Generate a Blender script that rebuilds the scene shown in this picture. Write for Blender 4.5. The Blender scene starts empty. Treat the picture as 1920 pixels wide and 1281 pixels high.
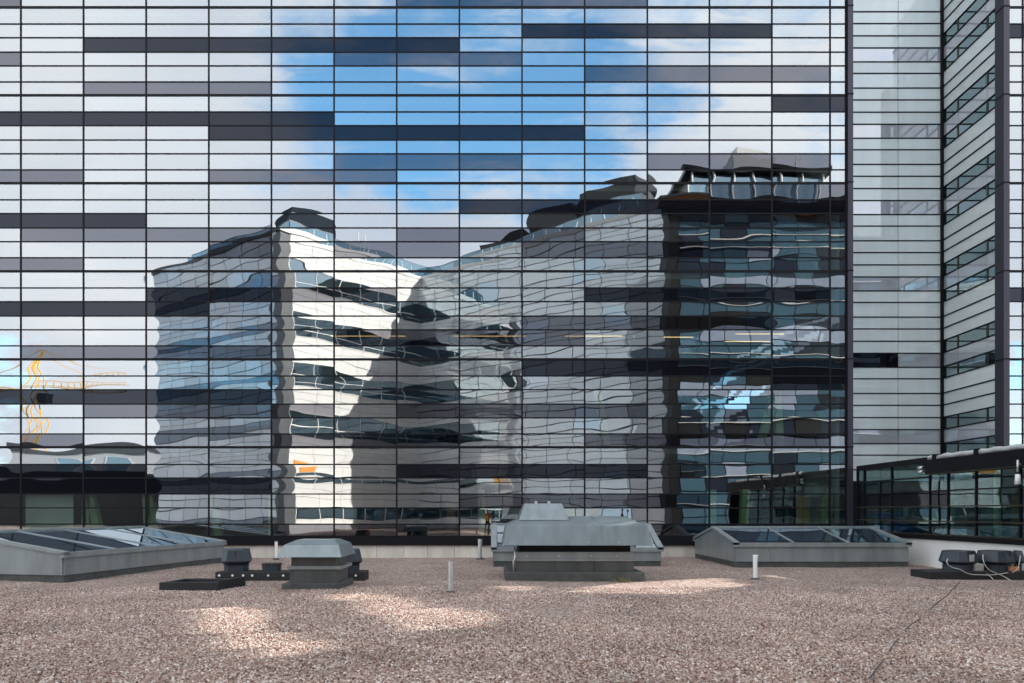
import bpy, bmesh, math, random
from mathutils import Vector, Matrix
from mathutils import noise as mnoise
random.seed(7)
PI = math.pi
sc = bpy.context.scene
C = sc.collection
# ------------------------------------------------------------------ camera
F = 1280.0                      # focal length in photo pixels (1920 wide)
CX, CY, EYE, D = 922.0, 960.0, 1.6, 24.0
cam_d = bpy.data.cameras.new("camera"); cam = bpy.data.objects.new("camera", cam_d); C.objects.link(cam)
cam.location = (0, 0, EYE); cam.rotation_euler = (math.radians(90), 0, 0)
cam_d.sensor_width = 36.0; cam_d.lens = F / 1920 * 36.0
cam_d.shift_x = (960 - CX) / 1920; cam_d.shift_y = (CY - 640.5) / 1920
cam_d.clip_start = 0.05; cam_d.clip_end = 5000
sc.camera = cam
# ------------------------------------------------------------------ sun + sky
SUN_AZ = math.radians(68.0)      # clockwise from +Y
SUN_EL = math.radians(28.0)
world = bpy.data.worlds.new("World"); sc.world = world; world.use_nodes = True
SKY_STRENGTH = 0.088
CLOUD_OFF = (0.0, 0.0, 0.0)
def build_world():
    nt = world.node_tree; nt.nodes.clear(); N = nt.nodes.new; L = nt.links.new
    out = N("ShaderNodeOutputWorld"); bg = N("ShaderNodeBackground"); bg.inputs[1].default_value = SKY_STRENGTH
    L(bg.outputs[0], out.inputs[0])
    sky = N("ShaderNodeTexSky"); sky.sky_type = 'NISHITA'; sky.sun_disc = False
    sky.sun_elevation = SUN_EL; sky.sun_rotation = SUN_AZ; sky.air_density = 1.0; sky.dust_density = 0.4; sky.ozone_density = 1.0
    hs = N("ShaderNodeHueSaturation"); hs.inputs["Saturation"].default_value = 1.05; hs.inputs["Value"].default_value = 3.2
    tn = N("ShaderNodeMix"); tn.data_type = 'RGBA'; tn.blend_type = 'MULTIPLY'; tn.inputs['Factor'].default_value = 1.0; tn.inputs[7].default_value = (0.78, 1.05, 1.06, 1); L(sky.outputs[0], tn.inputs[6]); L(tn.outputs[2], hs.inputs["Color"])
    tc = N("ShaderNodeTexCoord"); sep = N("ShaderNodeSeparateXYZ"); L(tc.outputs["Generated"], sep.inputs[0])
    mx = N("ShaderNodeMath"); mx.operation = 'MAXIMUM'; L(sep.outputs[2], mx.inputs[0]); mx.inputs[1].default_value = 0.0
    ad = N("ShaderNodeMath"); ad.operation = 'ADD'; L(mx.outputs[0], ad.inputs[0]); ad.inputs[1].default_value = 0.45
    dx = N("ShaderNodeMath"); dx.operation = 'DIVIDE'; L(sep.outputs[0], dx.inputs[0]); L(ad.outputs[0], dx.inputs[1])
    dy = N("ShaderNodeMath"); dy.operation = 'DIVIDE'; L(sep.outputs[1], dy.inputs[0]); L(ad.outputs[0], dy.inputs[1])
    sx_ = N("ShaderNodeMath"); sx_.operation = 'MULTIPLY'; L(dx.outputs[0], sx_.inputs[0]); sx_.inputs[1].default_value = 0.8
    cb = N("ShaderNodeCombineXYZ"); L(sx_.outputs[0], cb.inputs[0]); L(dy.outputs[0], cb.inputs[1])
    mp = N("ShaderNodeVectorMath"); mp.operation = 'ADD'; L(cb.outputs[0], mp.inputs[0]); mp.inputs[1].default_value = CLOUD_OFF
    n1 = N("ShaderNodeTexNoise"); n1.inputs["Scale"].default_value = 2.1; n1.inputs["Detail"].default_value = 8; n1.inputs["Roughness"].default_value = 0.52
    n1.inputs["Distortion"].default_value = 0.2
    L(mp.outputs[0], n1.inputs["Vector"])
    rp = N("ShaderNodeMapRange"); rp.interpolation_type = 'SMOOTHSTEP'; rp.inputs["From Min"].default_value = 0.33; rp.inputs["From Max"].default_value = 0.48
    n3 = N("ShaderNodeTexNoise"); n3.inputs["Scale"].default_value = 6.5; n3.inputs["Detail"].default_value = 6; n3.inputs["Roughness"].default_value = 0.6; L(mp.outputs[0], n3.inputs["Vector"])
    s3 = N("ShaderNodeMath"); s3.operation = 'MULTIPLY_ADD'; L(n3.outputs["Fac"], s3.inputs[0]); s3.inputs[1].default_value = 0.42; s3.inputs[2].default_value = -0.19
    a3 = N("ShaderNodeMath"); a3.operation = 'ADD'; L(n1.outputs["Fac"], a3.inputs[0]); L(s3.outputs[0], a3.inputs[1])
    L(a3.outputs[0], rp.inputs["Value"])
    n2 = N("ShaderNodeTexNoise"); n2.inputs["Scale"].default_value = 2.3; n2.inputs["Detail"].default_value = 5; L(mp.outputs[0], n2.inputs["Vector"])
    cr = N("ShaderNodeValToRGB")
    e = cr.color_ramp.elements; e[0].position = 0.3; e[0].color = (7.2, 8.0, 9.4, 1); e[1].position = 0.72; e[1].color = (10.8, 11.0, 11.2, 1)
    L(n2.outputs["Fac"], cr.inputs[0])
    mix = N("ShaderNodeMix"); mix.data_type = 'RGBA'
    L(rp.outputs[0], mix.inputs["Factor"]); L(hs.outputs[0], mix.inputs[6]); L(cr.outputs[0], mix.inputs[7])
    L(mix.outputs[2], bg.inputs[0])
CLOUD_OFF = (1.16, 2.58, 0.0)
build_world()
sun_d = bpy.data.lights.new("sun", 'SUN'); sun = bpy.data.objects.new("sun", sun_d); C.objects.link(sun)
sun_d.energy = 5.0; sun_d.angle = math.radians(0.3); sun_d.color = (1.0, 0.95, 0.875)
sun_d.cycles.use_multiple_importance_sampling = False
SDIR = Vector((math.sin(SUN_AZ)*math.cos(SUN_EL), math.cos(SUN_AZ)*math.cos(SUN_EL), math.sin(SUN_EL)))
sun.rotation_euler = SDIR.to_track_quat('Z', 'Y').to_euler(); sun.location = (40, 20, 60)
vs = sc.view_settings; vs.view_transform = 'Standard'; vs.look = 'None'; vs.exposure = 1.22; vs.gamma = 1.0; vs.use_curve_mapping = False
cy = sc.cycles
cy.use_denoising = True; cy.max_bounces = 12; cy.glossy_bounces = 7; cy.diffuse_bounces = 3; cy.transparent_max_bounces = 24
cy.transmission_bounces = 4; cy.sample_clamp_indirect = 4.0; cy.caustics_refractive = False
try: cy.denoising_prefilter = 'ACCURATE'
except Exception: pass

# ------------------------------------------------------------------ helpers
def PX(px, Y): return (px - CX) / F * Y
def PZ(py, Y): return EYE + (CY - py) / F * Y
def XF(px): return PX(px, D)
def ZF(py): return PZ(py, D)

class MB:
    """collects faces for ONE mesh object"""
    def __init__(s): s.v = []; s.f = []; s.m = []; s.uv = None
    def box(s, x0, x1, y0, y1, z0, z1, mi=0):
        b = len(s.v)
        s.v += [(x0,y0,z0),(x1,y0,z0),(x1,y1,z0),(x0,y1,z0),(x0,y0,z1),(x1,y0,z1),(x1,y1,z1),(x0,y1,z1)]
        for q in ((0,3,2,1),(4,5,6,7),(0,1,5,4),(1,2,6,5),(2,3,7,6),(3,0,4,7)):
            s.f.append(tuple(b+i for i in q)); s.m.append(mi)
        return s
    def hexa(s, bot, top, mi=0):
        """bot, top: 4 points each, counter-clockwise from above"""
        b = len(s.v); s.v += [tuple(p) for p in bot] + [tuple(p) for p in top]
        for q in ((0,3,2,1),(4,5,6,7),(0,1,5,4),(1,2,6,5),(2,3,7,6),(3,0,4,7)):
            s.f.append(tuple(b+i for i in q)); s.m.append(mi)
        return s
    def loft(s, rings, mi=0, cap=True):
        b = len(s.v); n = len(rings[0])
        for r in rings: s.v += [tuple(p) for p in r]
        for k in range(len(rings)-1):
            for i in range(n):
                j = (i+1) % n
                s.f.append((b+k*n+i, b+k*n+j, b+(k+1)*n+j, b+(k+1)*n+i)); s.m.append(mi)
        if cap:
            s.f.append(tuple(b+i for i in reversed(range(n)))); s.m.append(mi)
            o = b+(len(rings)-1)*n; s.f.append(tuple(o+i for i in range(n))); s.m.append(mi)
        return s
    def tube(s, pts, r, n=8, mi=0):
        pts = [Vector(p) for p in pts]; rings = []
        for k, p in enumerate(pts):
            d = (pts[min(k+1, len(pts)-1)] - pts[max(k-1, 0)]).normalized()
            u = d.orthogonal().normalized() if k == 0 else (u - d*u.dot(d)).normalized()
            w = d.cross(u)
            rr = r[k] if isinstance(r, (list, tuple)) else r
            rings.append([p + (u*math.cos(2*PI*i/n) + w*math.sin(2*PI*i/n))*rr for i in range(n)])
        return s.loft(rings, mi)
    def mesh(s, name, mats, smooth=False):
        me = bpy.data.meshes.new(name); me.from_pydata(s.v, [], s.f); me.update()
        for m in (mats if isinstance(mats, (list, tuple)) else [mats]): me.materials.append(m)
        if any(s.m): me.polygons.foreach_set("material_index", s.m)
        if smooth: me.polygons.foreach_set("use_smooth", [True]*len(me.polygons))
        return me
    def build(s, name, mats, parent=None, smooth=False, bevel=0.0, loc=None, rz=0.0):
        o = bpy.data.objects.new(name, s.mesh(name, mats, smooth)); C.objects.link(o)
        if loc: o.location = loc
        if rz: o.rotation_euler = (0, 0, rz)
        if parent: o.parent = parent
        if bevel:
            md = o.modifiers.new("bevel", 'BEVEL'); md.width = bevel; md.segments = 2; md.limit_method = 'ANGLE'
        return o
def tag(o, label, cat, group=None, kind=None):
    o["label"] = label; o["category"] = cat
    if group: o["group"] = group
    if kind: o["kind"] = kind
    return o
def struct(o, label=None):
    o["kind"] = "structure"
    if label: o["label"] = label
    return o
def thing(name, label, cat, loc=(0,0,0), rz=0.0, group=None):
    o = bpy.data.objects.new(name, None); C.objects.link(o); o.location = loc; o.rotation_euler = (0,0,rz); o.empty_display_size = 0.2
    return tag(o, label, cat, group)
def inst(name, me, loc, parent, rz=0.0):
    o = bpy.data.objects.new(name, me); C.objects.link(o); o.location = loc; o.parent = parent
    if rz: o.rotation_euler = (0, 0, rz)
    return o

# ------------------------------------------------------------------ materials
def newmat(name):
    m = bpy.data.materials.new(name); m.use_nodes = True; m.node_tree.nodes.clear(); return m, m.node_tree.nodes.new, m.node_tree.links.new
def principled(name, col, rough=0.5, metal=0.0, spec=0.5, var=0.0, vscale=3.0, bump=0.0, bscale=40.0, coat=0.0, emit=None, estr=0.0, streak=False, objvar=0.0):
    m, N, L = newmat(name)
    out = N("ShaderNodeOutputMaterial"); p = N("ShaderNodeBsdfPrincipled"); L(p.outputs[0], out.inputs[0])
    p.inputs["Base Color"].default_value = (*col, 1); p.inputs["Roughness"].default_value = rough; p.inputs["Metallic"].default_value = metal
    p.inputs["Specular IOR Level"].default_value = spec; p.inputs["Coat Weight"].default_value = coat
    if emit: p.inputs["Emission Color"].default_value = (*emit, 1); p.inputs["Emission Strength"].default_value = estr
    geo = N("ShaderNodeNewGeometry"); src = geo.outputs["Position"]
    if streak:
        mp = N("ShaderNodeVectorMath"); mp.operation = 'MULTIPLY'; L(src, mp.inputs[0]); mp.inputs[1].default_value = (1, 1, 0.18); src = mp.outputs[0]
    if var or objvar:
        n = N("ShaderNodeTexNoise"); n.inputs["Scale"].default_value = vscale; n.inputs["Detail"].default_value = 6; n.inputs["Roughness"].default_value = 0.65
        L(src, n.inputs["Vector"])
        mr = N("ShaderNodeMapRange"); mr.inputs["From Min"].default_value = 0.25; mr.inputs["From Max"].default_value = 0.75
        mr.inputs["To Min"].default_value = 1-var; mr.inputs["To Max"].default_value = 1+var; L(n.outputs["Fac"], mr.inputs["Value"])
        val = mr.outputs[0]
        if objvar:
            oi = N("ShaderNodeObjectInfo"); m2 = N("ShaderNodeMapRange"); L(oi.outputs["Random"], m2.inputs["Value"])
            m2.inputs["To Min"].default_value = 1-objvar; m2.inputs["To Max"].default_value = 1+objvar
            mm = N("ShaderNodeMath"); mm.operation = 'MULTIPLY'; L(val, mm.inputs[0]); L(m2.outputs[0], mm.inputs[1]); val = mm.outputs[0]
        mul = N("ShaderNodeVectorMath"); mul.operation = 'SCALE'; mul.inputs[0].default_value = col; L(val, mul.inputs["Scale"])
        L(mul.outputs[0], p.inputs["Base Color"])
        rr = N("ShaderNodeMapRange"); L(n.outputs["Fac"], rr.inputs["Value"]); rr.inputs["To Min"].default_value = max(0.02, rough-0.12); rr.inputs["To Max"].default_value = min(1, rough+0.12)
        L(rr.outputs[0], p.inputs["Roughness"])
    if bump:
        nb = N("ShaderNodeTexNoise"); nb.inputs["Scale"].default_value = bscale; nb.inputs["Detail"].default_value = 4; L(geo.outputs["Position"], nb.inputs["Vector"])
        b = N("ShaderNodeBump"); b.inputs["Strength"].default_value = bump; b.inputs["Distance"].default_value = 0.02
        L(nb.outputs["Fac"], b.inputs["Height"]); L(b.outputs[0], p.inputs["Normal"])
    return m
def wavy_normal(nt, pillow, wob, tilt, fx=0.55, fz=1.3):
    """normal of a slightly pillowed, slightly tilted sheet of glass (UV 0..1 over each pane)"""
    N = nt.nodes.new; L = nt.links.new
    def M(op, a, b=None):
        n = N("ShaderNodeMath"); n.operation = op
        for i, x in enumerate((a, b)):
            if x is None: continue
            if isinstance(x, (int, float)): n.inputs[i].default_value = x
            else: L(x, n.inputs[i])
        return n.outputs[0]
    geo = N("ShaderNodeNewGeometry"); oi = N("ShaderNodeObjectInfo"); uv = N("ShaderNodeUVMap"); s = N("ShaderNodeSeparateXYZ"); L(uv.outputs[0], s.inputs[0])
    rnd = oi.outputs["Random"]
    u = M('MULTIPLY', M('SUBTRACT', s.outputs[0], 0.5), PI); v = M('MULTIPLY', M('SUBTRACT', s.outputs[1], 0.5), PI)
    r2 = M('FRACT', M('MULTIPLY', rnd, 17.37)); r3 = M('FRACT', M('MULTIPLY', rnd, 91.73)); r4 = M('FRACT', M('MULTIPLY', rnd, 233.1))
    amp = M('MULTIPLY', M('ADD', M('MULTIPLY', r2, 1.9), -0.55), pillow)
    dx = M('MULTIPLY', M('MULTIPLY', M('SINE', u), M('COSINE', v)), amp)
    dz = M('MULTIPLY', M('MULTIPLY', M('COSINE', u), M('SINE', v)), amp)
    dx = M('ADD', dx, M('MULTIPLY', M('SUBTRACT', r3, 0.5), tilt)); dz = M('ADD', dz, M('MULTIPLY', M('SUBTRACT', r4, 0.5), tilt*0.7))
    sc_ = N("ShaderNodeVectorMath"); sc_.operation = 'MULTIPLY'; L(geo.outputs["Position"], sc_.inputs[0]); sc_.inputs[1].default_value = (fx, fx, fz)
    off = N("ShaderNodeCombineXYZ"); L(M('MULTIPLY', rnd, 37.0), off.inputs[0]); L(M('MULTIPLY', r2, 23.0), off.inputs[2])
    ad = N("ShaderNodeVectorMath"); ad.operation = 'ADD'; L(sc_.outputs[0], ad.inputs[0]); L(off.outputs[0], ad.inputs[1])
    nz = N("ShaderNodeTexNoise"); nz.inputs["Scale"].default_value = 1.0; nz.inputs["Detail"].default_value = 1.2; L(ad.outputs[0], nz.inputs["Vector"])
    ns = N("ShaderNodeSeparateColor"); L(nz.outputs["Color"], ns.inputs[0])
    dx = M('ADD', dx, M('MULTIPLY', M('SUBTRACT', ns.outputs[0], 0.5), wob)); dz = M('ADD', dz, M('MULTIPLY', M('SUBTRACT', ns.outputs[1], 0.5), wob*1.5))
    cr = N("ShaderNodeVectorMath"); cr.operation = 'CROSS_PRODUCT'; cr.inputs[0].default_value = (0,0,1); L(geo.outputs["True Normal"], cr.inputs[1])
    tx = N("ShaderNodeVectorMath"); tx.operation = 'SCALE'; L(cr.outputs[0], tx.inputs[0]); L(dx, tx.inputs["Scale"])
    tz = N("ShaderNodeCombineXYZ"); L(dz, tz.inputs[2])
    a1 = N("ShaderNodeVectorMath"); a1.operation = 'ADD'; L(geo.outputs["True Normal"], a1.inputs[0]); L(tx.outputs[0], a1.inputs[1])
    a2 = N("ShaderNodeVectorMath"); a2.operation = 'ADD'; L(a1.outputs[0], a2.inputs[0]); L(tz.outputs[0], a2.inputs[1])
    nn = N("ShaderNodeVectorMath"); nn.operation = 'NORMALIZE'; L(a2.outputs[0], nn.inputs[0])
    return nn.outputs[0]
def glass(name, refl, rtint, trans=None, body=None, pillow=0.004, wob=0.005, tilt=0.002, rough=0.0, edge=0.5, gvar=0.0):
    """coated glass: mirror share `refl`, the rest passes through (trans) or meets a back-painted body (body)"""
    m, N, L = newmat(name); nt = m.node_tree
    out = N("ShaderNodeOutputMaterial"); nrm = wavy_normal(nt, pillow, wob, tilt)
    g = N("ShaderNodeBsdfGlossy"); g.inputs["Color"].default_value = (*rtint, 1); g.inputs["Roughness"].default_value = rough; L(nrm, g.inputs["Normal"])
    if trans is not None:
        b = N("ShaderNodeBsdfTransparent"); b.inputs[0].default_value = (*trans, 1)
    else:
        b = N("ShaderNodeBsdfDiffuse")
        oi0 = N("ShaderNodeObjectInfo"); g0 = N("ShaderNodeNewGeometry"); sv0 = N("ShaderNodeVectorMath"); sv0.operation = 'MULTIPLY'; L(g0.outputs["Position"], sv0.inputs[0]); sv0.inputs[1].default_value = (2.5, 2.5, 0.35)
        nz0 = N("ShaderNodeTexNoise"); nz0.inputs["Scale"].default_value = 1.2; nz0.inputs["Detail"].default_value = 5; L(sv0.outputs[0], nz0.inputs["Vector"])
        m0 = N("ShaderNodeMath"); m0.operation = 'MULTIPLY_ADD'; L(oi0.outputs["Random"], m0.inputs[0]); m0.inputs[1].default_value = 0.10; m0.inputs[2].default_value = 0.86
        m1 = N("ShaderNodeMath"); m1.operation = 'MULTIPLY_ADD'; L(nz0.outputs["Fac"], m1.inputs[0]); m1.inputs[1].default_value = 0.18; L(m0.outputs[0], m1.inputs[2])
        bs0 = N("ShaderNodeVectorMath"); bs0.operation = 'SCALE'; bs0.inputs[0].default_value = body; L(m1.outputs[0], bs0.inputs["Scale"]); L(bs0.outputs[0], b.inputs[0])
    lw = N("ShaderNodeLayerWeight"); lw.inputs["Blend"].default_value = 0.5
    pw = N("ShaderNodeMath"); pw.operation = 'POWER'; L(lw.outputs["Facing"], pw.inputs[0]); pw.inputs[1].default_value = 4.0
    mr = N("ShaderNodeMapRange"); L(pw.outputs[0], mr.inputs["Value"]); mr.inputs["To Min"].default_value = refl; mr.inputs["To Max"].default_value = refl + (1-refl)*edge
    fac = mr.outputs[0]
    if gvar:
        oi = N("ShaderNodeObjectInfo"); m2 = N("ShaderNodeMapRange"); L(oi.outputs["Random"], m2.inputs["Value"]); m2.inputs["To Min"].default_value = 1-gvar; m2.inputs["To Max"].default_value = 1+gvar
        mm = N("ShaderNodeMath"); mm.operation = 'MULTIPLY'; mm.use_clamp = True; L(fac, mm.inputs[0]); L(m2.outputs[0], mm.inputs[1]); fac = mm.outputs[0]
    mix = N("ShaderNodeMixShader"); L(fac, mix.inputs[0]); L(b.outputs[0], mix.inputs[1]); L(g.outputs[0], mix.inputs[2]); L(mix.outputs[0], out.inputs[0])
    return m
def clear(name):
    m, N, L = newmat(name); out = N("ShaderNodeOutputMaterial"); t = N("ShaderNodeBsdfTransparent"); L(t.outputs[0], out.inputs[0]); return m

MT = {}
MT['clear'] = clear("glass back face")
MT['frame'] = principled("anodised dark frame", (0.009, 0.009, 0.011), 0.55, 0.0, 0.12, var=0.12, vscale=2)
MT['frame_light'] = principled("bronze frame", (0.055, 0.045, 0.032), 0.35, 0.5)
MT['column'] = principled("dark violet metal cladding", (0.045, 0.040, 0.055), 0.42, 0.4, var=0.08, vscale=1.5, streak=True)
MT['light'] = glass("coated clear pane", 0.385, (0.965, 0.99, 1.0), trans=(0.52, 0.62, 0.57), pillow=0.0065, wob=0.010, tilt=0.0065, gvar=0.05)
MT['medium'] = glass("grey tinted pane", 0.135, (0.87, 0.89, 1.0), trans=(0.20, 0.20, 0.19), gvar=0.08, pillow=0.0065, wob=0.010, tilt=0.0065)
MT['dark'] = glass("black back-painted pane", 0.036, (0.78, 0.84, 1.0), body=(0.005, 0.0055, 0.008), wob=0.012, pillow=0.008, gvar=0.12)
MT['pale'] = glass("pale back-painted glass", 0.07, (0.95, 1.0, 1.0), body=(0.68, 0.735, 0.73), pillow=0.002, wob=0.004, tilt=0.001, edge=0.6)
MT['palegrey'] = glass("pale grey glass", 0.25, (0.92, 0.94, 1.0), body=(0.42, 0.43, 0.46), pillow=0.002, wob=0.004, tilt=0.001)
MT['teal'] = glass("teal window glass", 0.34, (0.72, 0.92, 0.98), trans=(0.30, 0.42, 0.42), pillow=0.002, wob=0.006, tilt=0.002)
MT['wingglass'] = glass("wing window glass", 0.20, (0.62, 0.90, 0.98), trans=(0.30, 0.42, 0.40), pillow=0.003, wob=0.012, tilt=0.004)
MT['skyglass'] = glass("skylight glass", 0.42, (0.82, 0.92, 1.0), body=(0.03, 0.042, 0.052), pillow=0.003, wob=0.006, tilt=0.002, edge=0.8)
MT['plinth'] = principled("concrete plinth", (0.60, 0.55, 0.48), 0.85, var=0.22, vscale=2.2, bump=0.25, bscale=30, streak=True, objvar=0.06)
MT['whitewall'] = principled("white rendered wall", (0.80, 0.79, 0.76), 0.8, var=0.08, vscale=1.6, bump=0.1, streak=True)
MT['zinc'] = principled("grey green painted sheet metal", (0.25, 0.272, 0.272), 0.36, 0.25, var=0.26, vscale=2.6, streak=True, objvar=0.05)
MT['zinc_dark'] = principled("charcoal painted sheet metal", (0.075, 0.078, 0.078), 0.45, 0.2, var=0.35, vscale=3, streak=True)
MT['hood'] = principled("blue grey powder coated hood", (0.19, 0.222, 0.232), 0.32, 0.3, var=0.28, vscale=2.4, streak=True)
MT['felt'] = principled("black bitumen felt", (0.018, 0.018, 0.020), 0.75, var=0.35, vscale=6, bump=0.4, bscale=60)
MT['felt_grey'] = principled("dusty bitumen felt", (0.070, 0.072, 0.068), 0.85, var=0.45, vscale=5, bump=0.4, bscale=50)
MT['fan'] = principled("dark navy plastic fan housing", (0.028, 0.034, 0.046), 0.40, var=0.2, vscale=5)
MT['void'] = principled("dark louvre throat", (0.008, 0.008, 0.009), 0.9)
MT['galv'] = principled("galvanised steel", (0.62, 0.62, 0.60), 0.38, 0.7, var=0.15, vscale=9)
MT['white'] = principled("white paint", (0.78, 0.78, 0.76), 0.5)
MT['wood'] = principled("plywood", (0.50, 0.34, 0.17), 0.6, var=0.3, vscale=4, streak=True)
MT['brown'] = principled("oiled timber", (0.32, 0.14, 0.045), 0.5, var=0.25, vscale=4, streak=True)
MT['green'] = principled("pale green painted steel", (0.46, 0.62, 0.36), 0.5, var=0.1)
MT['blue'] = principled("blue painted steel", (0.012, 0.11, 0.48), 0.4)
MT['orange'] = principled("orange plastic", (0.85, 0.13, 0.03), 0.5)
MT['yellow'] = principled("yellow paint", (0.85, 0.45, 0.02), 0.5)
MT['brick'] = principled("red brown brick", (0.42, 0.20, 0.11), 0.9, var=0.25, vscale=18)
MT['concrete'] = principled("grey concrete", (0.36, 0.33, 0.31), 0.9, var=0.25, vscale=12, bump=0.3)
MT['cable'] = principled("off white cable", (0.55, 0.54, 0.48), 0.6)
MT['cable_dark'] = principled("dark rubber cable", (0.03, 0.028, 0.032), 0.7)
MT['room'] = principled("dim interior wall", (0.075, 0.095, 0.095), 0.9, var=0.5, vscale=0.5)
MT['slab'] = principled("interior slab", (0.24, 0.24, 0.22), 0.9)
MT['curtain'] = principled("white blind", (0.82, 0.83, 0.80), 0.9)
MT['lamp'] = principled("warm strip lamp", (0.9, 0.8, 0.6), 0.5, emit=(1.0, 0.62, 0.22), estr=1.1)
MT['asphalt'] = principled("asphalt", (0.055, 0.055, 0.055), 0.9, var=0.2, vscale=0.5)
MT['wpanel'] = principled("white facade panel", (0.70, 0.69, 0.675), 0.45, objvar=0.03, var=0.03)
MT['gpanel'] = glass("pale glossy facade panel", 0.22, (0.92, 0.98, 1.0), body=(0.82, 0.88, 0.91), pillow=0.001, wob=0.006, tilt=0.008, gvar=0.12)
MT['rwin'] = glass("rear window glass", 0.55, (0.72, 0.88, 0.98), body=(0.03, 0.05, 0.058), pillow=0.001, wob=0.006, tilt=0.02)
MT['rmirror'] = glass("rear curtain wall glass", 0.62, (0.85, 0.92, 1.0), body=(0.02, 0.025, 0.03), pillow=0.001, wob=0.006, tilt=0.015, gvar=0.12)
MT['rdark'] = glass("rear dark teal glass", 0.35, (0.66, 0.86, 0.98), body=(0.10, 0.20, 0.27), pillow=0.001, wob=0.01, tilt=0.03, gvar=0.4)
MT['rblind'] = glass("rear glass with drawn blind", 0.30, (0.85, 0.92, 1.0), body=(0.48, 0.57, 0.72), pillow=0.001, wob=0.006, tilt=0.02, gvar=0.3)  # pale lavender body colour stands in for bright reflections in these panes
MT['rpale'] = glass("rear pale curtain wall glass", 0.14, (0.92, 0.96, 1.0), body=(0.72, 0.77, 0.82), pillow=0.001, wob=0.006, tilt=0.012, gvar=0.3)
MT['rblack'] = principled("rear black cladding", (0.015, 0.015, 0.017), 0.35)
MT['rnavy'] = glass("rear navy spandrel glass", 0.16, (0.8,0.88,1.0), body=(0.03,0.04,0.06), pillow=0.001, wob=0.006, tilt=0.012)
MT['rgrey'] = principled("rear grey cladding", (0.075, 0.082, 0.092), 0.45, var=0.15, streak=True)
MT['rwhite'] = principled("rear white trim", (0.80, 0.79, 0.75), 0.5)

# ------------------------------------------------------------------ gravel roof and ground
def gravel_material():
    m, N, L = newmat("pinkish crushed gravel")
    out = N("ShaderNodeOutputMaterial"); p = N("ShaderNodeBsdfPrincipled"); L(p.outputs[0], out.inputs[0]); p.inputs["Roughness"].default_value = 0.9
    p.inputs["Specular IOR Level"].default_value = 0.25
    geo = N("ShaderNodeNewGeometry")
    v = N("ShaderNodeTexVoronoi"); v.inputs["Scale"].default_value = 38.0; L(geo.outputs["Position"], v.inputs["Vector"])
    s = N("ShaderNodeSeparateColor"); L(v.outputs["Color"], s.inputs[0])
    cr = N("ShaderNodeValToRGB"); stone_ramp(cr.color_ramp); L(s.outputs[0], cr.inputs[0])
    n = N("ShaderNodeTexNoise"); n.inputs["Scale"].default_value = 0.6; n.inputs["Detail"].default_value = 6; L(geo.outputs["Position"], n.inputs["Vector"])
    mr = N("ShaderNodeMapRange"); L(n.outputs["Fac"], mr.inputs["Value"]); mr.inputs["From Min"].default_value = .3; mr.inputs["From Max"].default_value = .7; mr.inputs["To Min"].default_value = 0.74; mr.inputs["To Max"].default_value = 1.08
    mul = N("ShaderNodeVectorMath"); mul.operation = 'SCALE'; L(cr.outputs[0], mul.inputs[0]); L(mr.outputs[0], mul.inputs["Scale"]); L(mul.outputs[0], p.inputs["Base Color"])
    b = N("ShaderNodeBump"); b.invert = True; b.inputs["Strength"].default_value = 1.0; b.inputs["Distance"].default_value = 0.03
    L(v.outputs["Distance"], b.inputs["Height"]); L(b.outputs[0], p.inputs["Normal"])
    return m
def stone_ramp(r):
    r.interpolation = 'LINEAR'
    pts = [(0.0, (0.085, 0.054, 0.047)), (0.16, (0.215, 0.116, 0.092)), (0.34, (0.325, 0.213, 0.168)), (0.55, (0.395, 0.286, 0.232)), (0.75, (0.46, 0.36, 0.302)), (0.90, (0.57, 0.485, 0.435)), (1.0, (0.80, 0.745, 0.70))]
    while len(r.elements) < len(pts): r.elements.new(0.5)
    for e, (q, c) in zip(r.elements, pts): e.position = q; e.color = (*c, 1)
def stone_material():
    m, N, L = newmat("single gravel stone")
    out = N("ShaderNodeOutputMaterial"); p = N("ShaderNodeBsdfPrincipled"); L(p.outputs[0], out.inputs[0]); p.inputs["Roughness"].default_value = 0.85; p.inputs["Specular IOR Level"].default_value = 0.3
    oi = N("ShaderNodeObjectInfo"); cr = N("ShaderNodeValToRGB"); stone_ramp(cr.color_ramp); L(oi.outputs["Random"], cr.inputs[0])
    geo = N("ShaderNodeNewGeometry"); n = N("ShaderNodeTexNoise"); n.inputs["Scale"].default_value = 0.6; n.inputs["Detail"].default_value = 6; L(geo.outputs["Position"], n.inputs["Vector"])
    mr = N("ShaderNodeMapRange"); L(n.outputs["Fac"], mr.inputs["Value"]); mr.inputs["From Min"].default_value = .3; mr.inputs["From Max"].default_value = .7; mr.inputs["To Min"].default_value = 0.74; mr.inputs["To Max"].default_value = 1.12
    mul = N("ShaderNodeVectorMath"); mul.operation = 'SCALE'; L(cr.outputs[0], mul.inputs[0]); L(mr.outputs[0], mul.inputs["Scale"]); L(mul.outputs[0], p.inputs["Base Color"])
    return m
MT['gravel'] = gravel_material(); MT['stone'] = stone_material()
g = MB(); g.v = [(-900,-900,-12),(900,-900,-12),(900,900,-12),(-900,900,-12)]; g.f = [(0,1,2,3)]; g.m = [0]
struct(g.build("ground", MT['asphalt']))
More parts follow.
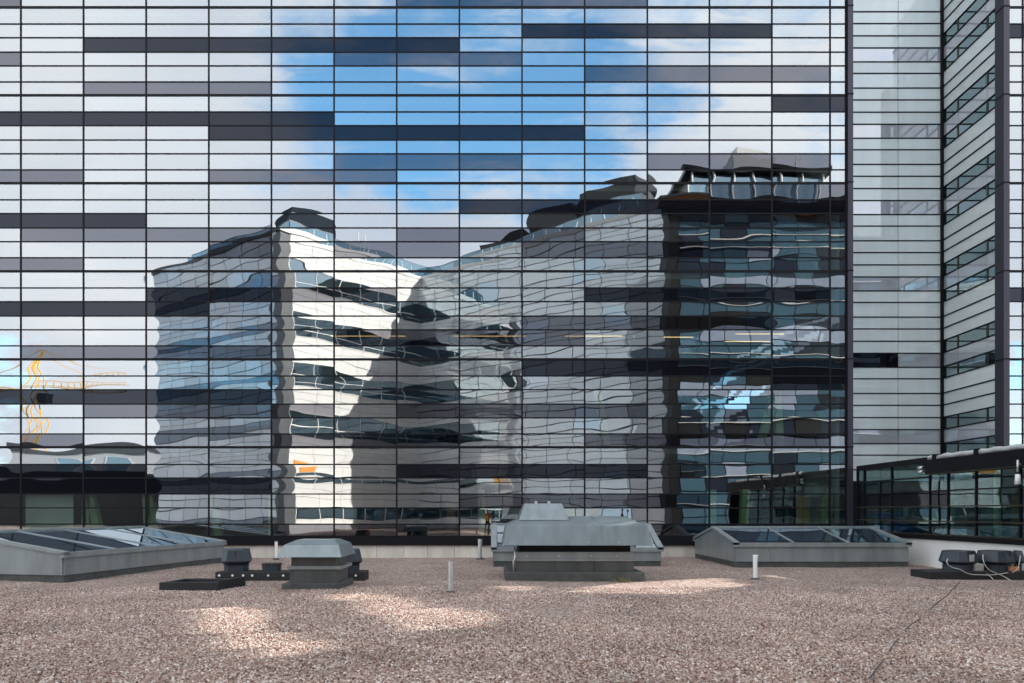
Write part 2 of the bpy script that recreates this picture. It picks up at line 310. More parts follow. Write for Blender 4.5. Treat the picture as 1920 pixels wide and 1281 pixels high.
# the flat roof the photographer stands on, gently uneven
def gz(x, y):
    return 0.035*mnoise.noise(Vector((x*0.45, y*0.45, 0.3))) + 0.02*mnoise.noise(Vector((x*1.3, y*1.3, 4.0)))
def build_roof():
    xs = [-60, -40, -25] + [-16 + 0.5*i for i in range(65)] + [25, 40, 60]; ys = [-45, -20, -5] + [0.5*i for i in range(49)] + [24.35]
    mb = MB(); nx = len(xs)
    for y in ys:
        for x in xs: mb.v.append((x, y, gz(x, y) if (-16 <= x <= 16 and 0 <= y <= 24) else 0.0))
    for j in range(len(ys)-1):
        for i in range(nx-1):
            a = j*nx+i; mb.f.append((a, a+1, a+nx+1, a+nx)); mb.m.append(0)
    o = mb.build("gravel_roof", MT['gravel'], smooth=True); struct(o)
    b = MB(); b.box(-60, 60, -45, 24.3, -12, -0.3); struct(b.build("roof_base", MT['concrete']))
build_roof()
def scatter_stones():
    mb = MB(); ys = [5.0 + 0.5*i for i in range(20)]
    for y in ys:
        a = PX(-60, y); b = PX(1980, y)
        for i in range(13):
            x = a + (b-a)*i/12; mb.v.append((x, y, gz(x, y)))
    for j in range(len(ys)-1):
        for i in range(12):
            q = j*13+i; mb.f.append((q, q+1, q+14, q+13)); mb.m.append(0)
    o = mb.build("gravel", MT['stone']); tag(o, "loose pinkish grey gravel stones covering the flat roof in the foreground", "gravel", kind="stuff")
    ng = bpy.data.node_groups.new("scatter stones", 'GeometryNodeTree')
    ng.interface.new_socket("Geometry", in_out='INPUT', socket_type='NodeSocketGeometry'); ng.interface.new_socket("Geometry", in_out='OUTPUT', socket_type='NodeSocketGeometry')
    N = ng.nodes.new; L = ng.links.new
    gi = N('NodeGroupInput'); go = N('NodeGroupOutput')
    dp = N('GeometryNodeDistributePointsOnFaces'); dp.inputs['Density'].default_value = 1800.0; L(gi.outputs[0], dp.inputs['Mesh'])
    ico = N('GeometryNodeMeshIcoSphere'); ico.inputs['Radius'].default_value = 0.0155; ico.inputs['Subdivisions'].default_value = 1
    sm = N('GeometryNodeSetMaterial'); sm.inputs['Material'].default_value = MT['stone']; L(ico.outputs['Mesh'], sm.inputs['Geometry'])
    ip = N('GeometryNodeInstanceOnPoints'); L(dp.outputs['Points'], ip.inputs['Points']); L(sm.outputs[0], ip.inputs['Instance'])
    rr = N('FunctionNodeRandomValue'); rr.data_type = 'FLOAT_VECTOR'; rr.inputs[0].default_value = (0,0,0); rr.inputs[1].default_value = (6.28,6.28,6.28); L(rr.outputs[0], ip.inputs['Rotation'])
    rs = N('FunctionNodeRandomValue'); rs.data_type = 'FLOAT_VECTOR'; rs.inputs[0].default_value = (0.5,0.45,0.4); rs.inputs[1].default_value = (1.75,1.35,1.1); rs.inputs['Seed'].default_value = 5; L(rs.outputs[0], ip.inputs['Scale'])
    L(ip.outputs[0], go.inputs[0])
    md = o.modifiers.new("stones", 'NODES'); md.node_group = ng
scatter_stones()

# ------------------------------------------------------------------ main glass facade
_pane_cache = {}
def pane_mesh(w, h, key, th=0.02, plane='Y'):
    """a thin sheet facing -Y (plane 'Y') or -X (plane 'X'); slot 0 front, slot 1 back and edges"""
    k = (round(w,3), round(h,3), key, plane, th)
    if k in _pane_cache: return _pane_cache[k]
    a, b = w/2, h/2
    if plane == 'Y':
        v = [(-a,0,-b),(a,0,-b),(a,0,b),(-a,0,b),(-a,th,-b),(a,th,-b),(a,th,b),(-a,th,b)]
    else:
        v = [(0,a,-b),(0,-a,-b),(0,-a,b),(0,a,b),(th,a,-b),(th,-a,-b),(th,-a,b),(th,a,b)]
    f = [(0,1,2,3),(5,4,7,6),(1,5,6,2),(4,0,3,7),(3,2,6,7),(4,5,1,0)]
    me = bpy.data.meshes.new("pane"); me.from_pydata(v, [], f); me.update()
    opaque = key in ('dark', 'pale', 'palegrey', 'skyglass', 'gpanel', 'rwin', 'rmirror', 'rdark', 'rblind', 'rpale', 'rnavy', 'wpanel', 'plinth', 'rblack')
    me.materials.append(MT[key]); me.materials.append(MT[key] if opaque else MT['clear'])
    me.polygons.foreach_set("material_index", [0,1,1,1,1,1])
    uv = me.uv_layers.new(name="UVMap"); corner = {0:(0,0),1:(1,0),2:(1,1),3:(0,1),4:(0,0),5:(1,0),6:(1,1),7:(0,1)}
    for l in me.loops: uv.data[l.index].uv = corner[l.vertex_index]
    _pane_cache[k] = me; return me
def joined_panes(name, items, parent, plane='Y', label=None):
    """items: (w,h,key,loc) -> one stuff part"""
    keys = []; V = []; Fc = []; MI = []; UV = []
    for w, h, key, loc in items:
        me = pane_mesh(w, h, key, plane=plane); b = len(V)
        V += [tuple(Vector(v.co)+Vector(loc)) for v in me.vertices]
        if key not in keys: keys.append(key)
        for p in me.polygons:
            Fc.append(tuple(b+i for i in p.vertices)); MI.append(2*keys.index(key) + p.material_index)
            UV += [tuple(me.uv_layers[0].data[l].uv) for l in p.loop_indices]
    me = bpy.data.meshes.new(name); me.from_pydata(V, [], Fc); me.update()
    for k in keys:
        src = pane_mesh(1, 1, k); me.materials.append(src.materials[0]); me.materials.append(src.materials[1])
    me.polygons.foreach_set("material_index", MI); uv = me.uv_layers.new(name="UVMap")
    for i, c in enumerate(UV): uv.data[i].uv = c
    o = bpy.data.objects.new(name, me); C.objects.link(o); o.parent = parent; o["kind"] = "stuff"; return o

COLS = [-195.7, -78.2] + [39.2 + 117.45*k for k in range(11)] + [1330.2, 1447.2, 1556.3, 1585.6]   # column boundaries; col index = position-1
FLOOR = [14.1, 178.9, 343.7, 508.9, 674.0, 838.75]; SUB = [0, 31.2, 56.9, 83.9, 109.7, 139.8]
LINES = [-66.8, -40.7, -10.9]
for y in FLOOR[:5]: LINES += [y + s for s in SUB]
LINES += [838.75, 871.0, 896.3, 926.5, 952.5, 983.0, 1005.8]
RN = ['Y4', 'Y5', 'Z6'] + [a + str(i) for a in 'ABCDEF' for i in range(1, 7)]
R = lambda a, b: set(range(a, b+1))
DARK = {'A2':R(9,12),'A3':R(2,7),'B1':R(13,14),'B2':R(0,5),'B3':R(4,9),'C2':R(8,14),'C3':R(0,2),'D2':R(3,4)|R(10,13),'D3':R(0,3),'E1':R(9,14),'E2':R(13,14),'E3':R(0,4),'F2':R(0,2)|R(7,10),'F3':R(0,4)}
MED = {'Z6':{0}|R(7,10),'A4':{0}|R(6,8),'A5':R(10,13),'A6':R(2,4),'B5':R(6,8)|R(11,13),'B6':R(0,1)|R(4,6),'C1':R(12,14),'C4':R(1,4)|R(7,9),'C5':{4}|R(6,7)|R(9,12),'C6':R(0,1),'D2':R(5,6),'D4':R(9,12),'D5':R(6,9),'D6':R(1,4),'E4':R(2,5)|R(7,10),'E6':{1}|R(5,7)|R(10,13),'F4':R(8,11),'F6':R(5,7)|R(9,13)}
fac = thing("glass_office_facade", "tall mirror glass office facade with black and grey bands, reflecting cloudy sky and white buildings", "building", (0, D, 0))
def rel(o): return o
MW, TW, TW2 = 0.056, 0.046, 0.086
indiv = []; rest = []
for r in range(len(LINES)-1):
    rn = RN[r]; z1, z0 = ZF(LINES[r]), ZF(LINES[r+1])
    for c in range(len(COLS)-1):
        ci = c - 1; x0, x1 = XF(COLS[c]), XF(COLS[c+1])
        key = 'dark' if ci in DARK.get(rn, ()) else 'medium' if ci in MED.get(rn, ()) else 'light'
        w, h = x1-x0-0.02, z1-z0-0.02
        vis = (0 <= r-2) and ci >= 0
        it = (w, h, key, ((x0+x1)/2, 0.0, (z0+z1)/2))
        small = (ci == 14) or (ci <= 0) or (rn in ('Z6',)) or not vis
        if not vis or (key == 'light' and small): rest.append(it)
        else: indiv.append(it)
cnt = {}
NAMES = {'light': 'clear_pane', 'medium': 'grey_pane', 'dark': 'black_pane'}
for w, h, key, loc in indiv:
    cnt[key] = cnt.get(key, 0) + 1
    if cnt[key] > 300: rest.append((w, h, key, loc)); continue
    inst(NAMES[key], pane_mesh(w, h, key), loc, fac)
joined_panes("edge_panes", rest, fac)
print("panes", cnt, len(rest))
ztop, zbot = ZF(LINES[0]), ZF(LINES[-1])
for c, px in enumerate(COLS):
    MB().box(-MW/2, MW/2, -0.016, 0.09, 0, ztop-zbot).build("mullion", MT['frame'], fac, loc=(XF(px), 0, zbot))
for r, py in enumerate(LINES):
    t = TW2 if any(abs(py-f) < 0.5 for f in FLOOR) else TW
    MB().box(0, XF(COLS[-1])-XF(COLS[0]), -0.012, 0.085, -t/2, t/2).build("transom", MT['frame'], fac, loc=(XF(COLS[0]), 0, ZF(py)))
# dark sill strip, plinth blocks, end column
xl, xr = XF(COLS[0]), XF(1597)
MB().box(xl, xr, -0.06, 0.2, ZF(1022.5), ZF(1007.5)).build("sill_strip", MT['frame'], fac)
bx = xl
while bx < xr:
    w = random.choice((0.86, 0.9, 0.94)); e = min(bx+w, xr)
    MB().box(bx+0.006, e-0.006, 0.02+random.uniform(-.006,.006), 0.3, -0.2, ZF(1022.5)-0.01).build("plinth_block", MT['plinth'], fac); bx = e
cl = MB().box(XF(1587.5), XF(1597), -0.10, 0.5, ZF(1006), ZF(-66)).build("corner_column", MT['column'], fac)
for y in FLOOR: MB().box(XF(1587.5)-0.01, XF(1597)+0.012, -0.112, 0.4, ZF(y)-0.02, ZF(y)+0.02).build("column_joint", MT['frame'], cl)
# interior: slabs, back wall, partitions, braces, strip lamps
for y in FLOOR + [1008]:
    MB().box(xl, xr-0.2, 0.12, 10, ZF(y)-0.22, ZF(y)+0.03).build("floor_slab", MT['slab'], fac)
MB().box(xl, xr-0.2, 10, 10.3, 0, ztop).build("back_wall", MT['room'], fac)
MB().box(xl-0.3, xl, 0, 10, 0, ztop).build("end_wall", MT['room'], fac)
for px in (700, 1190, 1590):
    MB().box(XF(px), XF(px)+0.2, 1.2, 10, 0.5, ztop).build("partition", MT['room'], fac)
braces = [((162,1006),(166,926),.8),((190,1006),(168,926),.8),((281,1006),(276,926),.9),((300,1006),(278,926),.9),((414,1006),(396,926),.8),((512,1006),(512,926),.8),((1334,1006),(1334,926),1.2),((1420,838),(1455,742),.9),((1462,838),(1455,742),.9),((1455,742),(1416,742),.9),((1545,1006),(1552,926),1.0),((1392,1006),(1397,926),1.5),((905,1006),(902,926),2.0),((1140,838),(1120,742),1.6)]
for (a, b, dy) in braces:
    dy = 0.35 + 0.25*(dy-0.8); Y = D + dy
    mb = MB(); p0 = Vector((PX(a[0], Y), dy, PZ(a[1], Y)-0.2)); p1 = Vector((PX(b[0], Y), dy, PZ(b[1], Y)+0.15)); w = 0.13
    mb.hexa([p0+Vector((-w,-w,0)), p0+Vector((w,-w,0)), p0+Vector((w,w,0)), p0+Vector((-w,w,0))], [p1+Vector((-w,-w,0)), p1+Vector((w,-w,0)), p1+Vector((w,w,0)), p1+Vector((-w,w,0))])
    mb.build("steel_brace", MT['green'], fac)
for (x0, x1, y, dy) in [(850,985,630,2.2),(1060,1190,630,2.3),(1245,1300,632,2.0),(1380,1470,626,2.6),(1360,1450,640,1.6),(300,520,648,2.0),(620,760,630,2.2)]:
    Y = D + dy; MB().box(PX(x0,Y), PX(x1,Y), dy, dy+0.06, PZ(y,Y)-0.008, PZ(y,Y)+0.008).build("strip_lamp", MT['lamp'], fac)
# body of the building above and behind the glazing
MB().box(-60, xl-0.3, 0.1, 34, 0, 42).build("side_block", MT['column'], fac)
MB().box(xl-0.3, xr, 0.1, 34, ztop+0.05, 42).build("upper_block", MT['column'], fac)
MB().box(xl-0.3, xr, 10.4, 34, 0, ztop).build("rear_block", MT['room'], fac)
# interior things seen through the ground floor glass
Y = D+0.3
tag(MB().box(PX(48,Y),PX(137,Y),Y,Y+0.03,0.75,PZ(922,Y)).build("roller_blind", MT['curtain']), "pale lowered roller blind behind the lower left panes", "blind")
Y = D+1.0
tag(MB().box(PX(1493,Y),PX(1518,Y),Y,Y+0.04,0.8,PZ(932,Y)).build("plywood_sheet", MT['wood']), "upright plywood sheet standing inside the glass near right corner column", "plywood")
tag(MB().box(PX(836,Y),PX(853,Y),Y+.3,Y+.5,0.8,PZ(941,Y)).build("timber_post", MT['brown']), "brown timber post standing inside the ground floor glass", "post")
tag(MB().box(PX(648,Y),PX(667,Y),Y,Y+.4,0.8,PZ(981,Y)).build("cardboard_box", MT['wood']), "pale box on the floor inside the glass beside an orange cone", "box")
def cone():
    t = thing("traffic_cone", "small orange traffic cone with dark band inside the ground floor glass", "traffic cone", (PX(690,Y), Y, 0.79))
    MB().box(-.13,.13,-.13,.13,0,.04).build("base", MT['orange'], t)
    b = MB().tube([(0,0,.04),(0,0,.42)], [.10,.03], 12).build("cone_body", MT['orange'], t)
    MB().tube([(0,0,.2),(0,0,.27)], [.078,.062], 12).build("band", MT['frame'], t)
cone()

# ------------------------------------------------------------------ recess, right-hand facade
YR = 27.7
RR = [0, 22.2, 45.2, 67.8, 94.0, 115.6]         # row offsets of one storey at the recess back wall, photo pixels
rl = []
for k in range(-1, 7): rl += [22.2 + 143.1*k + o for o in RR]
rl = [y for y in rl if -60 < y < 905]
rec = thing("recessed_wall", "recessed wall of pale grey green glass panels between two dark columns", "wall", (0, YR, 0))
XS = PX(1766.5, YR)
cols = [PX(1575, YR), PX(1684, YR), XS]
def rowtype(y):
    o = (y - 22.2 + 143.1*3) % 143.1
    return min(range(6), key=lambda i: abs(RR[i]-o))
for i in range(len(rl)-1):
    z1, z0 = PZ(rl[i], YR), PZ(rl[i+1], YR); ty = rowtype(rl[i]); key = 'palegrey' if ty == 3 else 'pale'
    for c in range(2):
        k2 = key
        if ty == 3 and c == 0 and abs(rl[i]-663) < 6: k2 = 'dark'
        inst("pale_panel" if k2 == 'pale' else "grey_panel" if k2 == 'palegrey' else "open_vent", pane_mesh(cols[c+1]-cols[c]-0.02, z1-z0-0.012, k2), ((cols[c]+cols[c+1])/2, 0, (z0+z1)/2), rec)
for y in rl: MB().box(cols[0], XS, -0.02, 0.05, PZ(y,YR)-0.026, PZ(y,YR)+0.018).build("transom", MT['frame'], rec)
MB().box(cols[0], XS+0.1, 0.03, 0.3, 0, PZ(-60, YR)).build("backing", MT['frame'], rec)
# left return (hidden behind the corner column) and the black inner corner
MB().box(XF(1597)-0.3, XF(1597)-0.02, -3.15, 0.0, 0, PZ(-60,YR)).build("left_return", MT['wpanel'], rec)
MB().box(XS-0.10, XS-0.005, -0.12, -0.04, 0, PZ(-60,YR)).build("inner_corner", MT['frame'], rec)
# side wall of the recess: faces -X
sw = thing("recess_side_wall", "side wall of the recess, pale glass panels alternating with slanting teal windows", "wall", (XS, 0, 0))
ycols = [24.35, 25.15, 26.75, 27.60]
for i in range(len(rl)-1):
    z1, z0 = PZ(rl[i], YR), PZ(rl[i+1], YR); ty = rowtype(rl[i])
    key = 'teal' if ty in (2, 4) else 'palegrey' if ty == 3 else 'pale'
    if key == 'pale':
        inst("pale_panel", pane_mesh(ycols[-1]-ycols[0]-0.02, z1-z0-0.012, key, plane='X'), (0, (ycols[0]+ycols[-1])/2, (z0+z1)/2), sw)
    else:
        for c in range(3):
            inst("window_pane" if key == 'teal' else "grey_panel", pane_mesh(ycols[c+1]-ycols[c]-0.02, z1-z0-0.012, key, plane='X'), (0, (ycols[c]+ycols[c+1])/2, (z0+z1)/2), sw)
        if key == 'teal':
            for q in ycols[1:3]: MB().box(-0.03, 0.03, q-0.02, q+0.02, z0, z1).build("mullion", MT['frame_light'], sw)
for y in rl:
    MB().box(-0.03, 0.05, ycols[0], ycols[-1], PZ(y,YR)-0.028, PZ(y,YR)+0.02).build("transom", MT['frame'], sw)
MB().box(0.9, 1.2, 24.4, 27.7, 0, PZ(-60,YR)).build("room_wall", MT['room'], sw)
# right-hand facade
rf = thing("side_glass_facade", "narrow strip of glass facade at right edge beyond the dark column", "building", (0, D, 0))
rx0 = XF(1890); rc = [rx0, XF(1917.5), XF(2036), XF(2153)]
rest2 = []
for r in range(len(LINES)-1):
    rn = RN[r]; z1, z0 = ZF(LINES[r]), ZF(LINES[r+1])
    if z0 < 2.6: continue
    for c in range(3):
        key = 'dark' if rn in ('A2', 'D2') else 'light'
        if c == 0 and r >= 2: inst(NAMES[key], pane_mesh(rc[1]-rc[0]-0.02, z1-z0-0.02, key), ((rc[0]+rc[1])/2, 0, (z0+z1)/2), rf)
        else: rest2.append((rc[c+1]-rc[c]-0.02, z1-z0-0.02, key, ((rc[c]+rc[c+1])/2, 0, (z0+z1)/2)))
joined_panes("outer_panes", rest2, rf)
for x in rc[1:]: MB().box(-MW/2, MW/2, -0.016, 0.09, 0, ztop-zbot).build("mullion", MT['frame'], rf, loc=(x, 0, zbot))
for py in LINES:
    t = TW2 if any(abs(py-f) < 0.5 for f in FLOOR) else TW
    MB().box(0, rc[-1]-rc[0], -0.012, 0.085, -t/2, t/2).build("transom", MT['frame'], rf, loc=(rc[0], 0, ZF(py)))
rcl = MB().box(XF(1879), rx0, -0.08, 0.35, 0.5, ztop).build("corner_column", MT['column'], rf)
for y in FLOOR: MB().box(XF(1879)-0.012, rx0+0.005, -0.092, 0.3, ZF(y)-0.02, ZF(y)+0.02).build("column_joint", MT['frame'], rcl)
MB().box(XS+1.25, rc[-1], 0.8, 9, 0, ztop).build("room_block", MT['room'], rf)
MB().box(XS+1.25, rc[-1], 0.8, 30, ztop, 42).build("upper_block", MT['column'], rf)
MB().box(XS+1.25, rc[-1], 9.1, 30, 0, ztop).build("rear_block", MT['room'], rf)

# added unseen sun mask further right: gaps cut to shape patches of low sun
def inside(poly, x, y):
    r = False; n = len(poly)
    for i in range(n):
        (xa, ya), (xb, yb) = poly[i], poly[(i+1) % n]
        if (ya > y) != (yb > y) and x < (xb-xa)*(y-ya)/(yb-ya)+xa: r = not r
    return r
def gpx(px, py):
    d = F*EYE/(py-CY); return (PX(px, d), d)
PATCH = [[gpx(345,1150),gpx(470,1140),gpx(520,1165),gpx(480,1178),gpx(370,1186)], [gpx(385,1190),gpx(500,1178),gpx(590,1200),gpx(620,1215),gpx(560,1232),gpx(430,1236)],
         [gpx(600,1122),gpx(690,1115),gpx(800,1128),gpx(770,1148),gpx(670,1150)], [gpx(700,1160),gpx(850,1140),gpx(940,1160),gpx(890,1176),gpx(770,1182)],
         [gpx(1060,1110),gpx(1180,1092),gpx(1350,1086),gpx(1390,1098),gpx(1280,1114)], [gpx(900,1098),gpx(1010,1094),gpx(1030,1104),gpx(930,1110)]]
def grow(p, k=1.2):
    cx_ = sum(q[0] for q in p)/len(p); cy_ = sum(q[1] for q in p)/len(p); return [(cx_+(x-cx_)*k, cy_+(y-cy_)*k) for x, y in p]
PATCH.append([gpx(1440,1080),gpx(1560,1075),gpx(1700,1077),gpx(1690,1084),gpx(1500,1088)])
PATCH = [grow(p) for p in PATCH]
def screen():
    t = thing("screen_wall", "tall dark screen wall with open gaps standing beyond the right-hand facade", "screen wall", (0, D+0.3, 0))
    mb = MB(); s = 0.35; x = rc[-1]-2.0; kx = SDIR.x/SDIR.y; kz = SDIR.z/SDIR.y
    k = int((66-x)/s)
    for i in range(k):
        run = None
        for j in range(int(40/s)+1):
            cx_, cz_ = x+(i+.5)*s, (j+.5)*s
            yy = D+0.3 - cz_/kz; xx = cx_ - kx*(D+0.3-yy)
            hole = any(inside(p, xx, yy) for p in PATCH) or j == int(40/s)
            if not hole and run is None: run = j
            if hole and run is not None:
                mb.box(x+i*s, x+(i+1)*s, 0, 0.12, run*s, j*s); run = None
    mb.build("screen_slats", MT['column'], t)["kind"] = "stuff"
screen()

# ------------------------------------------------------------------ low glass wing on the right (faces -X)
XW = 12.78
wing = thing("low_glass_wing", "low dark framed glass wing with white base running toward the camera at right", "building", (XW, 0, 0))
wy = [23.85, 23.4, 21.8, 19.9, 19.1, 18.0, 16.5, 15.0, 13.5]
ROWS = [(0.96, 1.33, 'wingglass'), (1.33, 1.76, 'wingglass'), (1.76, 2.20, 'dark'), (2.20, 2.62, 'wingglass'), (2.62, 3.03, 'wingglass')]
for c in range(len(wy)-1):
    a, b = wy[c+1], wy[c]
    for (z0, z1, key) in ROWS:
        k = key
        if c >= 4 and abs(z0-1.76) < .01: k = 'wingglass'
        if c >= 3 and z0 > 2.6: continue
        zz = 2.70 if (c >= 3 and abs(z0-2.2) < .01) else z1
        inst("window_pane" if k == 'wingglass' else "black_pane", pane_mesh(b-a-0.02, zz-z0-0.012, k, plane='X'), (0, (a+b)/2, (z0+zz)/2), wing)
for q in wy: MB().box(-0.03, 0.05, q-0.022, q+0.022, 0.94, 3.05).build("mullion", MT['frame'], wing)
for z in (0.95, 1.33, 1.76, 2.20): MB().box(-0.035, 0.055, wy[-1], wy[0], z-0.018, z+0.018).build("transom", MT['frame_light'] if z < 1.9 else MT['frame'], wing)
MB().box(-0.035, 0.055, wy[3], wy[0], 2.60, 2.64).build("transom", MT['frame'], wing)
MB().box(-0.04, 0.4, wy[3], wy[0], 3.03, 3.20).build("fascia", MT['frame'], wing)
MB().box(-0.16, 0.4, 11.0, wy[3], 2.70, 3.10).build("fascia", MT['frame'], wing)
MB().box(-0.19, 0.42, 11.0, wy[3]+0.02, 2.675, 2.70).build("drip_edge", MT['frame_light'], wing)
MB().box(-0.07, 0.2, 11.0, wy[0], 0.80, 0.93).build("sill", MT['frame'], wing)
MB().box(0.0, 0.3, 11.0, 22.6, -0.2, 0.80).build("white_base", MT['whitewall'], wing)
MB().box(0.02, 0.3, 22.6, wy[0], -0.2, 0.80).build("dark_base", MT['zinc_dark'], wing)
MB().box(0.3, 5.4, 11.0, wy[0], 0.70, 0.80).build("floor", MT['slab'], wing)
MB().box(4.0, 4.2, 11.0, wy[0], 0.8, 3.1).build("back_wall", MT['room'], wing)
MB().box(0.05, 5.4, 11.0, wy[0], 3.06, 3.16).build("roof", MT['felt'], wing)
MB().box(0.05, 5.4, 10.9, 11.0, 0, 3.1).build("end_wall", MT['column'], wing)
for q in (19.85, 18.0, 17.1): MB().box(0.5, 0.62, q-0.07, q+0.07, 0.8, 3.05).build("steel_brace", MT['green'], wing)
for q in (19.5, 17.6): MB().box(0.7, 0.9, q-0.12, q+0.12, 0.8, 2.2).build("timber_post", MT['brown'], wing)
# insulated pipe on the wing roof
pp = thing("insulated_pipe", "silver foil wrapped pipe lying along the top edge of the glass wing", "pipe", (XW, 0, 3.16))
pts = []; rad = []
for i in range(60):
    y = 19.95 - i*0.13; pts.append((0.02+0.012*math.sin(i*1.9), y, 0.0+0.012*math.sin(i*1.3))); rad.append(0.075+0.014*abs(math.sin(i*0.85))+0.006*random.random())
MB().tube(pts, rad, 12).build("wrapped_pipe", MT['galv'], pp, smooth=True)
for y in (19.6, 17.9, 15.8, 14.0): MB().box(-0.10, 0.14, y-0.07, y+0.07, -0.09, 0.10).build("pipe_strap", MT['frame'], pp)
# floodlights
for k, z in enumerate((2.90, 2.78)):
    fl = thing("floodlight", ("upper" if k == 0 else "lower") + " of two small chrome floodlights on the glass wing corner", "floodlight", (XW-0.12, 20.05, z), group="floodlights on the wing")
    MB().box(0.0, 0.10, -0.03, 0.03, -0.015, 0.015).build("bracket", MT['frame'], fl)
    MB().tube([(-0.02,0,0),(-0.02,0.10,0),(-0.02,0.16,-0.01)], [0.04,0.045,0.05], 10).build("lamp_head", MT['galv'], fl, smooth=True)
# bracket lamp at the right end of the wing
bl = thing("bracket_lamp", "pale cylindrical lamp on a bracket at the right end of the glass wing", "lamp", (XW-0.22, 16.3, 2.62))
MB().box(0, 0.08, -0.02, 0.02, 0.1, 0.14).build("bracket", MT['galv'], bl); MB().tube([(0,0,-0.06),(0,0,0.22)], 0.025, 10).build("lamp_head", MT['galv'], bl, smooth=True)
MB().tube([(0,0,-0.36),(0,0,-0.12)], [0.07,0.05], 12).build("lamp_shade", MT['white'], bl, smooth=True)
# blue scissor lift inside the wing
sl = thing("scissor_lift", "blue scissor lift with guard rails parked inside the dark end of the glass wing", "scissor lift", (XW+0.35, 22.7, 0.80))
MB().box(0, 0.7, -0.75, 0.75, 0.08, 0.35).build("chassis", MT['blue'], sl, bevel=0.02)
for yy in (-0.7, 0.7):
    for xx in (0.05, 0.62): MB().tube([(xx,yy,0.35),(xx,yy,1.15)], 0.03, 8).build("guard_post", MT['blue'], sl)
for z in (0.75, 1.12): MB().tube([(0.05,-0.7,z),(0.05,0.7,z)], 0.03, 8).build("guard_rail", MT['blue'], sl)
for xx in (0.12, 0.58):
    for yy in (-0.5, 0.5): MB().tube([(xx-0.04,yy,0.08),(xx+0.04,yy,0.08)], 0.08, 14).build("wheel", MT['frame'], sl)
for s in (-1, 1): MB().tube([(0.3,-0.6*s,0.36),(0.3,0.6*s,0.6)], 0.03, 6).build("scissor_arm", MT['blue'], sl)
MB().box(0.0, 0.7, -0.75, 0.75, 0.60, 0.66).build("platform", MT['blue'], sl)
MB().box(0.55,0.7,-0.3,0.0,0.66,0.95).build("control_box", MT['white'], sl)

# ------------------------------------------------------------------ roof furniture
def skylight(name, label, P, L_, W_, rz, rim, ridge, nbars, group="glazed roof lights"):
    """gabled roof light; local x along the ridge (0..L_), local y depth (0..W_)"""
    t = thing(name, label, "skylight", (P[0], P[1], 0), rz, group)
    MB().box(0, L_, 0, W_, -0.1, 0.16).build("upstand", MT['felt_grey'], t)
    n = max(3, int(L_/1.0)); m = max(3, int(W_/1.0))
    for i in range(n):
        for yy in (-0.02, W_-0.02): MB().box(L_*i/n+0.004, L_*(i+1)/n-0.004, yy, yy+0.04, 0.16, rim-0.12).build("side_sheet", MT['zinc'], t)
    for xx in (-0.02, L_-0.02):
        mb = MB(); b = [(xx,0.02,.16),(xx+.04,0.02,.16),(xx+.04,W_-0.02,.16),(xx,W_-0.02,.16)]
        ring = [(0.02,.16),(W_-.02,.16),(W_-.02,rim-.06),(W_/2,ridge-.06),(0.02,rim-.06)]
        mb.loft([[(xx,q,z) for q,z in ring],[(xx+.04,q,z) for q,z in ring]]); mb.build("gable_sheet", MT['zinc'], t)
    for yy in (-0.07, W_-0.03): MB().box(-0.07, L_+0.07, yy, yy+0.10, rim-0.12, rim).build("rim", MT['zinc'], t)
    # sloping verge caps on the gables
    for xx in (-0.07, L_-0.10):
        for (ya, yb) in ((-0.07, W_/2), (W_+0.07, W_/2)):
            lo, hi = min(ya,yb), max(ya,yb); za, zb = (rim, ridge) if ya < yb else (ridge, rim)
            MB().hexa([(xx,lo,za-.06),(xx+.17,lo,za-.06),(xx+.17,hi,zb-.06),(xx,hi,zb-.06)], [(xx,lo,za+.015),(xx+.17,lo,za+.015),(xx+.17,hi,zb+.015),(xx,hi,zb+.015)]).build("verge_cap", MT['zinc'], t)
    MB().box(-0.06, L_+0.06, W_/2-0.06, W_/2+0.06, ridge-0.02, ridge+0.03).build("ridge_cap", MT['zinc'], t)
    th = math.atan2(ridge-rim, W_/2)
    for side in (0, 1):
        for i in range(nbars):
            x0 = 0.1+(L_-0.2)*i/nbars; x1 = 0.1+(L_-0.2)*(i+1)/nbars; g = 0.02
            ya, yb = (0.03, W_/2-.05) if side == 0 else (W_-0.03, W_/2+.05)
            za, zb = rim-0.005, ridge-0.015
            v = [(x0+g,ya,za),(x1-g,ya,za),(x1-g,yb,zb),(x0+g,yb,zb)]
            if side: v = [v[1], v[0], v[3], v[2]]
            mb = MB(); mb.v = v + [(a,b,c-.03) for a,b,c in v]; mb.f = [(0,1,2,3),(7,6,5,4),(0,4,5,1),(1,5,6,2),(2,6,7,3),(3,7,4,0)]; mb.m = [0]*6
            o = mb.build("glass_pane", MT['skyglass'], t)
            uv = o.data.uv_layers.new(name="UVMap"); cc = {0:(0,0),1:(1,0),2:(1,1),3:(0,1)}
            for l in o.data.loops: uv.data[l.index].uv = cc[l.vertex_index % 4]
        for i in range(1, nbars):
            x0 = 0.1+(L_-0.2)*i/nbars; ya, yb = (0.0, W_/2) if side == 0 else (W_, W_/2)
            lo, hi = min(ya,yb), max(ya,yb); za, zb = (rim, ridge) if ya < yb else (ridge, rim)
            MB().hexa([(x0-.022,lo,za-.02),(x0+.022,lo,za-.02),(x0+.022,hi,zb-.02),(x0-.022,hi,zb-.02)], [(x0-.022,lo,za+.012),(x0+.022,lo,za+.012),(x0+.022,hi,zb+.012),(x0-.022,hi,zb+.012)]).build("glazing_bar", MT['zinc'], t)
    return t
skylight("skylight", "grey metal skylight with three glass panes on the right, near the glass corner", (7.05, 19.75), 5.0, 3.9, 0, 0.71, 1.12, 3)
a = math.atan2(6.1, 1.22)
skylight("skylight", "large grey skylight with dark glass cut off by the left edge", (-9.72, 15.5), 6.25, 6.0, a, 0.68, 1.12, 4)
